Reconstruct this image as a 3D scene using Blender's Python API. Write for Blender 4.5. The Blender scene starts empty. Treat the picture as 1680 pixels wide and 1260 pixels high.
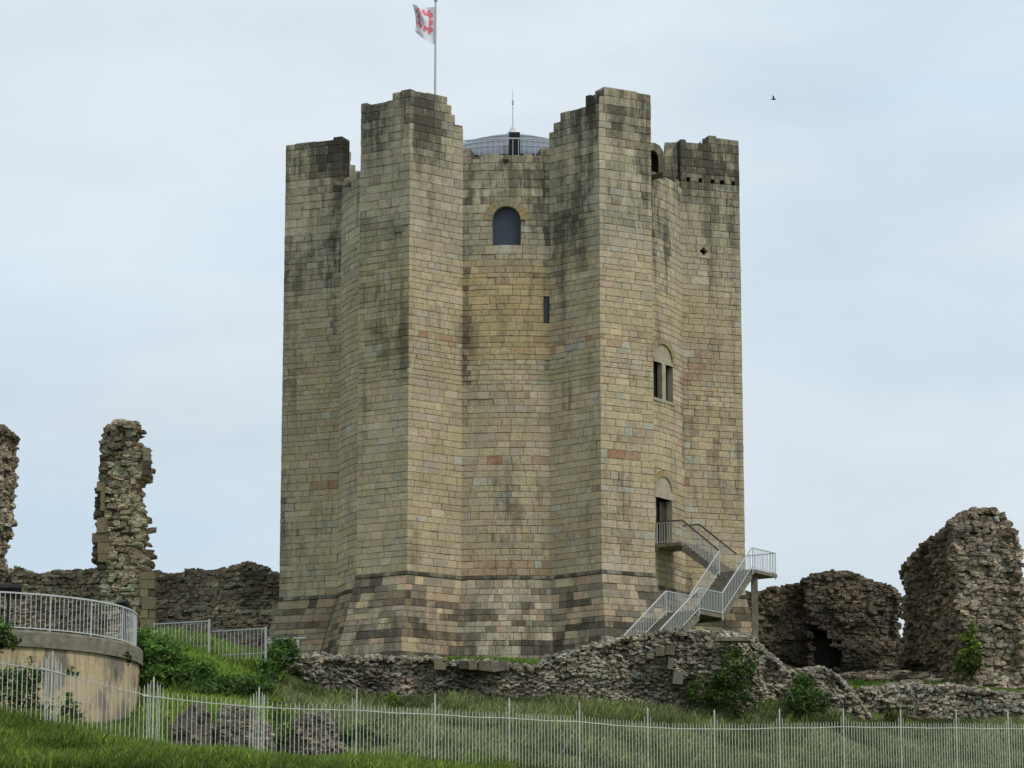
import bpy, math, random
import numpy as np
from mathutils import Vector, Matrix, noise as mnoise

R = random.Random(7)
NR = np.random.default_rng(11)
C = bpy.context.scene.collection
sc = bpy.context.scene
rad = math.radians

# ------------------------------------------------------------------ camera model (photo 1680 x 1260)
FPX, PITCH = 5023.0, 0.2020
CP, SP = math.cos(PITCH), math.sin(PITCH)

def zat(py, Y):
    t = (630 - py) / FPX
    return Y * (t * CP + SP) / (CP - t * SP)

def P(px, py, Y):
    z = zat(py, Y)
    return Vector(((px - 840) / FPX * (Y * CP + z * SP), Y, z))

def pix(x, y, z):
    yv = y * CP + z * SP
    return 840 + FPX * x / yv, 630 - FPX * (-y * SP + z * CP) / yv

def interp(pts, x):
    if x <= pts[0][0]: return pts[0][1]
    for (a, b), (c, d) in zip(pts, pts[1:]):
        if x <= c: return b + (d - b) * (x - a) / (c - a + 1e-9)
    return pts[-1][1]

def lin(c):
    return tuple(((v / 255) / 12.92 if v <= 10 else ((v / 255 + .055) / 1.055) ** 2.4) for v in c)

def n3(x, y, z): return mnoise.noise((x, y, z))
def fbm(x, y, z, o=4): return mnoise.fractal((x, y, z), 1.0, 2.0, o)

# ------------------------------------------------------------------ object helpers
def link(o, parent=None):
    C.objects.link(o)
    if parent: o.parent = parent
    return o

def tag(o, label=None, cat=None, group=None, kind=None):
    if label: o['label'] = label
    if cat: o['category'] = cat
    if group: o['group'] = group
    if kind: o['kind'] = kind
    return o

def empty(name, loc, label=None, cat=None, group=None):
    o = bpy.data.objects.new(name, None)
    o.empty_display_size = .3
    o.location = loc
    link(o)
    return tag(o, label, cat, group)

def wloc(o):
    v = Vector((0, 0, 0))
    while o:
        v = v + Vector(o.location); o = o.parent
    return v

def raw(name, V, F, mat, parent=None, col=None, grime=None, smooth=False, local=False):
    """V (n,3), F list/array -> one mesh object; world coordinates unless local"""
    V = np.asarray(V, dtype=np.float64)
    if parent is not None:
        off = np.zeros(3) if local else np.array(wloc(parent)); loc = (0, 0, 0)
    else:
        base = np.array([V[:, 0].mean(), V[:, 1].mean(), V[:, 2].min()]); off = base; loc = tuple(base)
    me = bpy.data.meshes.new(name)
    if isinstance(F, np.ndarray):
        F = F.tolist()
    me.from_pydata((V - off).tolist(), [], F)
    if col is not None:
        a = me.color_attributes.new('tint', 'FLOAT_COLOR', 'POINT')
        c = np.ones((len(V), 4)); c[:, :3] = col
        a.data.foreach_set('color', c.ravel())
    if grime is not None:
        a = me.attributes.new('grime', 'FLOAT', 'POINT')
        a.data.foreach_set('value', np.asarray(grime, dtype=np.float32))
    if smooth:
        me.polygons.foreach_set('use_smooth', [True] * len(me.polygons))
    if mat: me.materials.append(mat)
    me.update()
    o = bpy.data.objects.new(name, me)
    o.location = loc
    return link(o, parent)

class MB:
    def __init__(s): s.v = []; s.f = []; s.c = []; s.g = []
    def add(s, V, F, col=None, g=0.0):
        n = len(s.v)
        s.v.extend([tuple(v) for v in V]); s.f.extend([tuple(i + n for i in f) for f in F])
        s.c.extend([col or (1, 1, 1)] * len(V)); s.g.extend([g] * len(V))
    def hexa(s, p, col=None, g=0.0):   # p: 4 bottom + 4 top, counter-clockwise
        s.add(p, [(3, 2, 1, 0), (4, 5, 6, 7), (0, 1, 5, 4), (1, 2, 6, 5), (2, 3, 7, 6), (3, 0, 4, 7)], col, g)
    def box(s, lo, hi, col=None):
        (a, b, c), (d, e, f) = lo, hi
        s.hexa([(a, b, c), (d, b, c), (d, e, c), (a, e, c), (a, b, f), (d, b, f), (d, e, f), (a, e, f)], col)
    def bar(s, a, b, w, h=None, up=(0, 0, 1), col=None, w2=None):
        a = Vector(a); b = Vector(b); h = h or w
        d = (b - a).normalized(); upv = Vector(up)
        if abs(d.dot(upv)) > .98: upv = Vector((0, 1, 0))
        x = d.cross(upv).normalized(); y = x.cross(d).normalized()
        k = (w2 / w) if w2 is not None else 1
        q = lambda o, m: [o - x * w * m / 2 - y * h * m / 2, o + x * w * m / 2 - y * h * m / 2, o + x * w * m / 2 + y * h * m / 2, o - x * w * m / 2 + y * h * m / 2]
        s.hexa(q(a, 1) + q(b, k), col)
    def tube(s, a, b, r, r2=None, n=8, col=None):
        a = Vector(a); b = Vector(b); r2 = r if r2 is None else r2
        d = (b - a).normalized(); u = Vector((0, 0, 1)) if abs(d.z) < .9 else Vector((1, 0, 0))
        x = d.cross(u).normalized(); y = d.cross(x)
        V = []
        for o, q in ((a, r), (b, r2)):
            for i in range(n):
                t = 2 * math.pi * i / n
                V.append(o + x * q * math.cos(t) + y * q * math.sin(t))
        F = [(i, (i + 1) % n, n + (i + 1) % n, n + i) for i in range(n)] + [tuple(range(n))[::-1], tuple(range(n, 2 * n))]
        s.add(V, F, col)
    def lathe(s, c, prof, n=48, col=None):
        V = []; F = []
        for r, z in prof:
            for i in range(n):
                t = 2 * math.pi * i / n
                V.append((c[0] + r * math.cos(t), c[1] + r * math.sin(t), z))
        for k in range(len(prof) - 1):
            for i in range(n):
                j = (i + 1) % n
                F.append((k * n + i, k * n + j, (k + 1) * n + j, (k + 1) * n + i))
        s.add(V, F, col)
    def build(s, name, mat, parent=None, smooth=False, attr=False):
        return raw(name, s.v, s.f, mat, parent, np.array(s.c) if attr else None, s.g if attr else None, smooth)

# ------------------------------------------------------------------ materials
def new_mat(name):
    m = bpy.data.materials.new(name); m.use_nodes = True
    nt = m.node_tree; nt.nodes.clear()
    out = nt.nodes.new('ShaderNodeOutputMaterial'); b = nt.nodes.new('ShaderNodeBsdfPrincipled')
    nt.links.new(b.outputs[0], out.inputs[0])
    return m, nt, b

def N(nt, t, **kw):
    n = nt.nodes.new(t)
    for k, v in kw.items(): setattr(n, k, v)
    return n

def texnoise(nt, vec, scale, detail=5, rough=.6):
    n = N(nt, 'ShaderNodeTexNoise'); n.inputs['Scale'].default_value = scale
    n.inputs['Detail'].default_value = detail; n.inputs['Roughness'].default_value = rough
    nt.links.new(vec, n.inputs['Vector']); return n.outputs['Fac']

def ramp(nt, fac, stops):
    r = N(nt, 'ShaderNodeValToRGB'); e = r.color_ramp.elements
    while len(e) < len(stops): e.new(.5)
    for x, (p, c) in zip(e, stops):
        x.position = p; x.color = (*c, 1) if len(c) == 3 else c
    nt.links.new(fac, r.inputs[0]); return r.outputs[0]

def mixc(nt, a, b, fac, mode='MIX'):
    m = N(nt, 'ShaderNodeMix', data_type='RGBA', blend_type=mode)
    for sock, v in ((m.inputs['Factor'], fac), (m.inputs['A'], a), (m.inputs['B'], b)):
        if isinstance(v, (int, float)): sock.default_value = v
        elif isinstance(v, tuple): sock.default_value = (*v, 1)
        else: nt.links.new(v, sock)
    return m.outputs['Result']

def math_(nt, op, a, b=None, clamp=False):
    m = N(nt, 'ShaderNodeMath', operation=op, use_clamp=clamp)
    for i, v in enumerate((a, b)):
        if v is None: continue
        if isinstance(v, (int, float)): m.inputs[i].default_value = v
        else: nt.links.new(v, m.inputs[i])
    return m.outputs[0]

def scaled(nt, vec, s):
    m = N(nt, 'ShaderNodeVectorMath', operation='MULTIPLY'); nt.links.new(vec, m.inputs[0]); m.inputs[1].default_value = s
    return m.outputs[0]

def position(nt): return N(nt, 'ShaderNodeNewGeometry').outputs['Position']
def attr(nt, name): return N(nt, 'ShaderNodeAttribute', attribute_name=name)

def bump(nt, b, h, strength, dist):
    n = N(nt, 'ShaderNodeBump'); n.inputs['Strength'].default_value = strength; n.inputs['Distance'].default_value = dist
    nt.links.new(h, n.inputs['Height']); nt.links.new(n.outputs[0], b.inputs['Normal'])

def stone_mat(name, streak=True, fine=7.0, dirt=(.035, .033, .027), cells=0):
    m, nt, b = new_mat(name)
    p = position(nt)
    col = attr(nt, 'tint').outputs['Color']; g = attr(nt, 'grime').outputs['Fac']
    f1 = texnoise(nt, p, fine, 6, .7)
    col = mixc(nt, col, ramp(nt, f1, [(.25, (.62, .62, .62)), (.5, (1, 1, 1)), (.8, (1.22, 1.2, 1.15))]), 1.0, 'MULTIPLY')
    f2 = texnoise(nt, p, .9, 4, .55)
    col = mixc(nt, col, ramp(nt, f2, [(.3, (.86, .88, .80)), (.7, (1.1, 1.06, 1.0))]), 1.0, 'MULTIPLY')
    sv = scaled(nt, p, (1.5, 1.5, .15) if streak else (1, 1, .7))
    f3 = texnoise(nt, sv, .95, 7, .68)
    f4 = texnoise(nt, p, 3.2, 5, .7)
    f34 = math_(nt, 'ADD', math_(nt, 'MULTIPLY', f3, .72), math_(nt, 'MULTIPLY', f4, .28))
    if streak:
        mask = math_(nt, 'ADD', math_(nt, 'MULTIPLY', math_(nt, 'SUBTRACT', f34, .5), 8.0), math_(nt, 'ADD', math_(nt, 'MULTIPLY', g, 2.1), -.62), True)
        mask = math_(nt, 'MULTIPLY', mask, math_(nt, 'ADD', math_(nt, 'MULTIPLY', g, .75), .30, True))
    else:
        mask = math_(nt, 'MULTIPLY', math_(nt, 'ADD', math_(nt, 'SUBTRACT', f34, .5), math_(nt, 'MULTIPLY', g, .24)), 6.0, True)
        mask = math_(nt, 'MULTIPLY', mask, math_(nt, 'MULTIPLY', math_(nt, 'POWER', g, .6), .80, True))
    col = mixc(nt, col, dirt, mask)
    h = f1
    if cells:
        vo = N(nt, 'ShaderNodeTexVoronoi', feature='DISTANCE_TO_EDGE'); vo.inputs['Scale'].default_value = cells
        wv = N(nt, 'ShaderNodeVectorMath', operation='ADD'); nt.links.new(scaled(nt, p, (1, 1, 1.7)), wv.inputs[0])
        wn = N(nt, 'ShaderNodeTexNoise'); wn.inputs['Scale'].default_value = 4.0; nt.links.new(p, wn.inputs['Vector'])
        nt.links.new(scaled(nt, wn.outputs['Color'], (.25, .25, .25)), wv.inputs[1]); nt.links.new(wv.outputs[0], vo.inputs['Vector'])
        col = mixc(nt, col, ramp(nt, vo.outputs['Distance'], [(.0, (.52, .51, .48)), (.10, (.95, .95, .95)), (.5, (1.1, 1.1, 1.1))]), .8, 'MULTIPLY')
        v2 = N(nt, 'ShaderNodeTexVoronoi'); v2.inputs['Scale'].default_value = cells; nt.links.new(wv.outputs[0], v2.inputs['Vector'])
        col = mixc(nt, col, ramp(nt, v2.outputs['Color'], [(.2, (.72, .72, .72)), (.8, (1.25, 1.22, 1.2))]), .75, 'MULTIPLY')
        h = math_(nt, 'ADD', math_(nt, 'MULTIPLY', vo.outputs['Distance'], 1.6, True), math_(nt, 'MULTIPLY', f1, .5))
    nt.links.new(col, b.inputs['Base Color']); b.inputs['Roughness'].default_value = .95
    b.inputs['Specular IOR Level'].default_value = .15
    bump(nt, b, h, .8, .06)
    return m

def plain_mat(name, rgb, rough=.6, metal=0, var=.12, scale=4.0, spec=.3):
    m, nt, b = new_mat(name)
    p = position(nt); f = texnoise(nt, p, scale, 5, .65)
    c = ramp(nt, f, [(.3, tuple(v * (1 - var) for v in rgb)), (.7, tuple(min(1, v * (1 + var)) for v in rgb))])
    nt.links.new(c, b.inputs['Base Color']); b.inputs['Roughness'].default_value = rough
    b.inputs['Metallic'].default_value = metal; b.inputs['Specular IOR Level'].default_value = spec
    return m

def leaf_mat(name):
    m, nt, b = new_mat(name)
    col = attr(nt, 'tint').outputs['Color']
    nt.links.new(col, b.inputs['Base Color']); b.inputs['Roughness'].default_value = .65
    b.inputs['Specular IOR Level'].default_value = .2
    tr = N(nt, 'ShaderNodeBsdfTranslucent'); nt.links.new(col, tr.inputs[0])
    ms = N(nt, 'ShaderNodeMixShader'); ms.inputs[0].default_value = .3
    nt.links.new(b.outputs[0], ms.inputs[1]); nt.links.new(tr.outputs[0], ms.inputs[2])
    nt.links.new(ms.outputs[0], nt.nodes['Material Output'].inputs[0])
    return m

M = dict(
    ashlar=stone_mat('weathered_ashlar', dirt=(.066, .060, .046)),
    rubble=stone_mat('rubble_stone', False, 5.0, (.052, .047, .038), cells=5.5),
    dark=plain_mat('dark_interior', (.006, .006, .006), .9),
    board=plain_mat('slate_blue_board', lin((62, 69, 80)), .55, var=.05),
    white=plain_mat('white_paint', (.54, .55, .54), .45, var=.08, scale=9),
    galv=plain_mat('galvanised_steel', (.42, .43, .43), .5, .3, var=.15, scale=12),
    fence=plain_mat('weathered_cream_fence_paint', (.55, .56, .49), .6, var=.22, scale=6),
    brown_rail=plain_mat('dark_handrail', (.055, .045, .04), .4),
    concrete=plain_mat('stained_concrete', (.20, .18, .135), .9, var=.35, scale=3),
    lead=plain_mat('lead_roof', (.17, .19, .22), .4, .3, var=.15, scale=1.5),
    black=plain_mat('black_housing', (.012, .012, .013), .45),
    timber=plain_mat('old_timber', (.16, .13, .085), .85, var=.3),
    pale=plain_mat('pale_dressed_stone', (.40, .35, .25), .9, var=.2, scale=2.5),
    leaf=leaf_mat('leaf_green'),
    grass=leaf_mat('grass_blades'),
    bird=plain_mat('dark_feathers', (.02, .02, .022), .7),
)

# rendered wall: ochre render with grey weather stains
m, nt, b = new_mat('stained_ochre_render')
p = position(nt)
f = texnoise(nt, scaled(nt, p, (1, 1, .5)), .95, 7, .58); f2 = texnoise(nt, p, 7, 5, .6)
c = ramp(nt, f, [(.36, lin((126, 118, 108))), (.44, lin((144, 132, 112))), (.50, lin((186, 167, 132))), (.68, lin((198, 178, 140)))])
c = mixc(nt, c, ramp(nt, f2, [(.3, (.85, .85, .85)), (.7, (1.08, 1.06, 1.03))]), 1., 'MULTIPLY')
fd = texnoise(nt, scaled(nt, p, (1, 1, .06)), 2.6, 5, .65)
sep = N(nt, 'ShaderNodeSeparateXYZ'); nt.links.new(p, sep.inputs[0])
hz = N(nt, 'ShaderNodeMapRange'); hz.inputs[1].default_value = 11.0; hz.inputs[2].default_value = 13.6; nt.links.new(sep.outputs['Z'], hz.inputs[0])
dm = math_(nt, 'MULTIPLY', math_(nt, 'MULTIPLY', math_(nt, 'SUBTRACT', fd, .5), 5.0, True), hz.outputs[0], True)
c = mixc(nt, c, lin((88, 82, 74)), dm)
nt.links.new(c, b.inputs['Base Color']); b.inputs['Roughness'].default_value = .92
bump(nt, b, f2, .4, .02)
M['render'] = m

# ground
m, nt, b = new_mat('hill_turf')
p = position(nt)
f = texnoise(nt, p, .35, 6, .6); f2 = texnoise(nt, p, 5, 5, .7)
c = ramp(nt, f, [(.3, (.045, .075, .016)), (.5, (.085, .125, .03)), (.7, (.12, .14, .048))])
c = mixc(nt, c, ramp(nt, f2, [(.25, (.5, .5, .5)), (.75, (1.35, 1.3, 1.2))]), 1., 'MULTIPLY')
nt.links.new(c, b.inputs['Base Color']); b.inputs['Roughness'].default_value = 1
b.inputs['Specular IOR Level'].default_value = .05
bump(nt, b, f2, 1., .15)
M['turf'] = m

# ------------------------------------------------------------------ fence layout (needed by the terrain)
# posts: pixel x, rail y, distance
FPOST = [(-90, 1070, 105.6), (85, 1101, 106), (252, 1143, 106.5), (425, 1160, 107.5), (585, 1165, 109.5), (714, 1172, 112), (836, 1178, 114.2),
         (951, 1184, 116.4), (1063, 1193, 118.6), (1172, 1196, 120.8), (1279, 1194, 123), (1384, 1192, 125), (1478, 1193, 127),
         (1569, 1194, 129), (1655, 1195, 131), (1745, 1196, 133)]

# ------------------------------------------------------------------ terrain
ctrl = []
for px, py, Y in FPOST:
    q = P(px, py, Y); ctrl.append((q.x, q.y, q.z - 2.12))
for px, py, Y in [(-60, 1258, 99), (120, 1262, 99), (330, 1266, 100), (540, 1270, 101),
                  (200, 1214, 113), (60, 1196, 112), (228, 1214, 117), (260, 1150, 116), (330, 1160, 118), (430, 1160, 120),
                  (300, 1105, 122), (400, 1112, 124), (255, 1062, 128), (343, 1066, 129), (436, 1088, 130), (488, 1090, 131.5),
                  (320, 1240, 111.5), (400, 1242, 112.5), (550, 1236, 114), (700, 1200, 120), (900, 1200, 123), (1100, 1215, 125), (1300, 1232, 129), (1500, 1228, 134),
                  (450, 1166, 127.5), (600, 1170, 128), (800, 1174, 128), (1000, 1182, 128.5), (1200, 1212, 129.5), (1350, 1198, 132.5),
                  (1430, 1206, 135.5), (1550, 1204, 137.5), (1700, 1206, 138.5),
                  (520, 1082, 134), (700, 1087, 134), (860, 1091, 134), (500, 1079, 138), (860, 1087, 138.5),
                  (1440, 1130, 147), (1500, 1126, 148), (1540, 1113, 152), (1380, 1110, 155), (1650, 1140, 146)]:
    q = P(px, py, Y); ctrl.append((q.x, q.y, q.z))
for X in (-60, -20, 20, 60):
    ctrl += [(X, 0, -1.7), (X, 40, -1.5), (X, 62, .2), (X, 80, 3.7)]
ctrl += [(25, 100, 6), (45, 110, 6.5), (-40, 100, 7.3), (-50, 120, 12), (-50, 150, 16.5), (-25, 150, 16.8), (-14, 147, 16.3), (0, 150, 15.7), (12, 150, 15.6), (6, 138, 15.4), (11, 134.5, 15.2),
         (-10, 170, 17), (20, 168, 16), (45, 160, 15.5), (60, 140, 12), (-30, 185, 15), (0, 185, 15), (30, 185, 14), (0, 230, 2), (-60, 220, 2), (60, 220, 2)]
CT = np.array(ctrl)
def kern(r): return np.sqrt(r * r + 4.0)
_d = np.hypot(CT[:, None, 0] - CT[None, :, 0], CT[:, None, 1] - CT[None, :, 1])
n_ = len(CT); A_ = np.zeros((n_ + 3, n_ + 3)); A_[:n_, :n_] = kern(_d) + np.eye(n_) * -.15
A_[:n_, n_] = 1; A_[:n_, n_ + 1:] = CT[:, :2] / 100; A_[n_:, :n_] = A_[:n_, n_:].T
W_ = np.linalg.solve(A_, np.concatenate([CT[:, 2], [0, 0, 0]]))
def ground(x, y):
    x = np.atleast_1d(np.asarray(x, float)); y = np.atleast_1d(np.asarray(y, float))
    out = np.empty(len(x))
    for i in range(0, len(x), 20000):
        a = x[i:i + 20000]; c = y[i:i + 20000]
        k = kern(np.hypot(a[:, None] - CT[None, :, 0], c[:, None] - CT[None, :, 1]))
        z = k @ W_[:n_] + W_[n_] + (W_[n_ + 1] * a + W_[n_ + 2] * c) / 100
        far = np.clip((np.hypot(a, c - 110) - 90) / 60, 0, 1); far = far * far * (3 - 2 * far)
        near = np.clip((c - 20) / 40, 0, 1)
        z = z * near + -1.7 * (1 - near)
        out[i:i + 20000] = z * (1 - far) + -2.0 * far
    return out
def g1(x, y): return float(ground([x], [y])[0])

def axis(lo, hi, step, far):
    a = list(np.arange(lo, hi + 1e-6, step)); s = step
    up = []; v = hi
    while v < far: s *= 1.35; v += s; up.append(v)
    s = step; dn = []; v = lo
    while v > -far: s *= 1.35; v -= s; dn.append(v)
    return np.array(dn[::-1] + a + up)
gx = axis(-45, 50, .8, 4000); gy = axis(88, 175, .8, 4000)
XX, YY = np.meshgrid(gx, gy); gz = ground(XX.ravel(), YY.ravel())
nz = np.array([n3(a * .45, c * .45, 3.3) * .12 if abs(a) < 60 and 60 < c < 200 else 0 for a, c in zip(XX.ravel(), YY.ravel())])
V = np.stack([XX.ravel(), YY.ravel(), gz + nz], 1)
nx, ny = len(gx), len(gy)
idx = np.arange(nx * ny).reshape(ny, nx)
F = np.stack([idx[:-1, :-1].ravel(), idx[:-1, 1:].ravel(), idx[1:, 1:].ravel(), idx[1:, :-1].ravel()], 1)
me = raw('ground', V, F, M['turf'], smooth=True); tag(me, kind='structure')

# ------------------------------------------------------------------ the keep
TX, TY = 0.04, 150.0
DE = -0.0374
RD, RB, W1, W2 = 8.838, 11.40, 1.42, 2.51
ROOT = math.sqrt(RD ** 2 - W2 ** 2)
ZB, ZS = 14.9, 19.77
BAT = 1.15
def batter(z): return 0 if z >= ZS else BAT * (ZS - z) / (ZS - 15.5)

class Surf:
    """kind 'drum' (a0..a1 angle) or 'side'/'face' of a buttress; s in 0..1"""
    def __init__(s, kind, a0=0, a1=0, k=0, sgn=1):
        s.kind, s.a0, s.a1, s.k, s.sgn = kind, a0, a1, k, sgn
        if kind == 'drum': s.len = RD * abs(a1 - a0)
        elif kind == 'face': s.len = 2 * W1
        else: s.len = math.hypot(RB - ROOT, W2 - W1)
    def pt(s, t, z, out=0.0):
        b = batter(z)
        if s.kind == 'drum':
            a = s.a0 + (s.a1 - s.a0) * t; r = RD + b + out
            return (TX + r * math.sin(a), TY - r * math.cos(a), z)
        a = s.k
        rv = (math.sin(a), -math.cos(a)); tv = (math.cos(a), math.sin(a))
        if s.kind == 'face':
            r = RB + b + out; w = -(W1 + .34 * b) + 2 * (W1 + .34 * b) * t
        else:
            L = s.len; nr = (W2 - W1) / L; nw = (RB - ROOT) / L     # outward normal of the side
            tt = t if s.sgn > 0 else 1 - t                          # right side runs outer->root, left side root->outer
            r = (RB + b) + (ROOT - RB) * tt; w = (W1 + .34 * b) + (W2 - W1) * tt
            r += nr * out; w = (w + nw * out) * s.sgn
        return (TX + r * rv[0] + w * tv[0], TY + r * rv[1] + w * tv[1], z)
    def nrm(s, t):
        a, b = Vector(s.pt(t, 30)), Vector(s.pt(t, 30, .1))
        return (b - a).normalized()
    def locate(s, px, py):
        best = None
        for i in range(401):
            t = i / 400; x, y, _ = s.pt(t, 30); z = zat(py, y)
            x, y, _ = s.pt(t, z); z = zat(py, y)
            d = abs(pix(x, y, z)[0] - px)
            if best is None or d < best[0]: best = (d, t, z)
        return best[1], best[2]

hw = math.asin(W2 / RD)
ANG = [rad(a) + DE for a in (-150, -90, -30, 30, 90, 150)]
drums = []
for i, a in enumerate(ANG):
    b_ = ANG[(i + 1) % 6] + (2 * math.pi if i == 5 else 0)
    drums.append(Surf('drum', a + hw, b_ - hw))
# drums[1] = far left sector, [2] front sector, [3] right sector with the door

# shared courses
cr = random.Random(5)
FORCED = sorted(zat(py, Y) for py, Y in ((402, 141.2), (361, 141.2), (531, 141.5), (488, 141.5), (652, 145.3), (599, 145.3), (897, 145.3), (820, 145.3)))
courses = []
z = ZB
while z < 45:
    if z < ZS - .3: h = cr.choice([.26, .3, .33, .38, .44])
    elif z < 27: h = cr.uniform(.27, .41)
    elif z < 34.5: h = cr.uniform(.22, .36)
    elif z < 36: h = cr.uniform(.26, .34)
    else: h = cr.uniform(.33, .45)
    if z < ZS - .12 < z + h + .12:
        h = ZS - .12 - z
        courses.append((z, z + h)); z += h
        courses.append((z, z + .17)); z += .17
        continue
    for fb in FORCED:
        if z + .12 < fb < z + h + .16: h = fb - z
    courses.append((z, z + h)); z += h

def snap(zv): return min((c[0] for c in courses), key=lambda q: abs(q - zv))
# silhouettes of the ruined tops, read off the photograph: pixel x -> y
TOP = {
    'lf': [(560, 172), (599, 172), (600, 170), (639.5, 165), (640, 149), (672, 148), (690, 151), (712, 154), (734.5, 159), (735, 171), (740, 176), (741, 186), (746, 190), (747, 198), (761, 202), (762, 224)],
    'rf': [(899, 226), (903, 222), (905, 207), (912, 200), (913, 192), (919, 188), (920, 179), (940, 174), (956, 170), (957, 158), (974, 154), (988, 150), (989, 142), (1022, 147), (1025, 157), (1031, 150), (1070, 154)],
    'fl': [(440, 236), (474, 236), (475, 233), (487, 237), (494, 232), (520, 228), (557, 226), (566, 227), (566.5, 262), (590, 264)],
    'fr': [(1090, 224), (1114, 224), (1115, 229), (1150, 230), (1151, 234), (1164, 233), (1168, 223), (1190, 225), (1206, 227), (1240, 228)],
    'front': [(755, 228), (765, 228), (766, 240), (773, 240), (774, 248), (880, 249), (881, 240), (895, 240), (896, 230), (905, 228)],
    'right': [(1050, 270), (1068, 281), (1090, 287), (1108, 294), (1122, 298)],
    'left': [(550, 298), (575, 296), (576, 289), (589, 285), (590, 275), (600, 270)],
}
HID = 41.0
def top_ok(key, x, y, z0, z1, surf):
    if key is None: return z1 < HID
    px, py = pix(x, y, z0 * .35 + z1 * .65)
    hid = (key in ('fl', 'fr') and not (surf.kind == 'side' and (surf.sgn > 0) == (key == 'fl'))) or (key == 'lf' and surf.kind == 'side' and surf.sgn < 0) or (key == 'rf' and surf.kind == 'side' and surf.sgn > 0)
    return py > interp(TOP[key], px) + (16 if hid else 0)

# openings: per surface list of functions z0,z1 -> (s0,s1) interval removed (in 0..1) or None
openings = {}
def rect_open(surf, t0, t1, z0, z1, arch=0.0, grow=0.0):
    mid = (t0 + t1) / 2; half = (t1 - t0) / 2
    def f(a, b):
        m = (a + b) / 2
        if m < z0 - .01 or m > z1 + arch + grow: return None
        h = half
        if m > z1 and arch:
            q = (m - z1) / (arch + grow); h = (half + grow / surf.len) * math.sqrt(max(0, 1 - q * q))
        
        return (mid - h, mid + h) if h > 0 else None
    openings.setdefault(id(surf), []).append(f)

PAL = [((176, 166, 134), 6), ((170, 162, 138), 4), ((172, 159, 124), 4), ((180, 168, 128), 3), ((164, 150, 118), 3), ((172, 154, 132), 1.2), ((164, 161, 146), 1.6), ((188, 178, 148), 2)]
PALP = [((154, 145, 124), 5), ((146, 138, 122), 5), ((160, 142, 124), 2.0), ((156, 136, 118), 1.0), ((132, 126, 113), 4), ((172, 162, 134), 2), ((116, 111, 101), 1.6)]
PALD = [((156, 150, 134), 4), ((146, 142, 130), 4), ((134, 128, 116), 3), ((164, 158, 140), 2), ((150, 134, 118), 1), ((112, 108, 98), 1.6)]
RUB = 1.0
def pick(pal, r):
    t = r.random() * sum(w for _, w in pal)
    for c, w in pal:
        t -= w
        if t <= 0: return lin(c)
    return lin(pal[0][0])

def clamp(x, a=0., b=1.): return max(a, min(b, x))
def smooth01(a, b, x):
    t = clamp((x - a) / (b - a)); return t * t * (3 - 2 * t)

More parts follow.
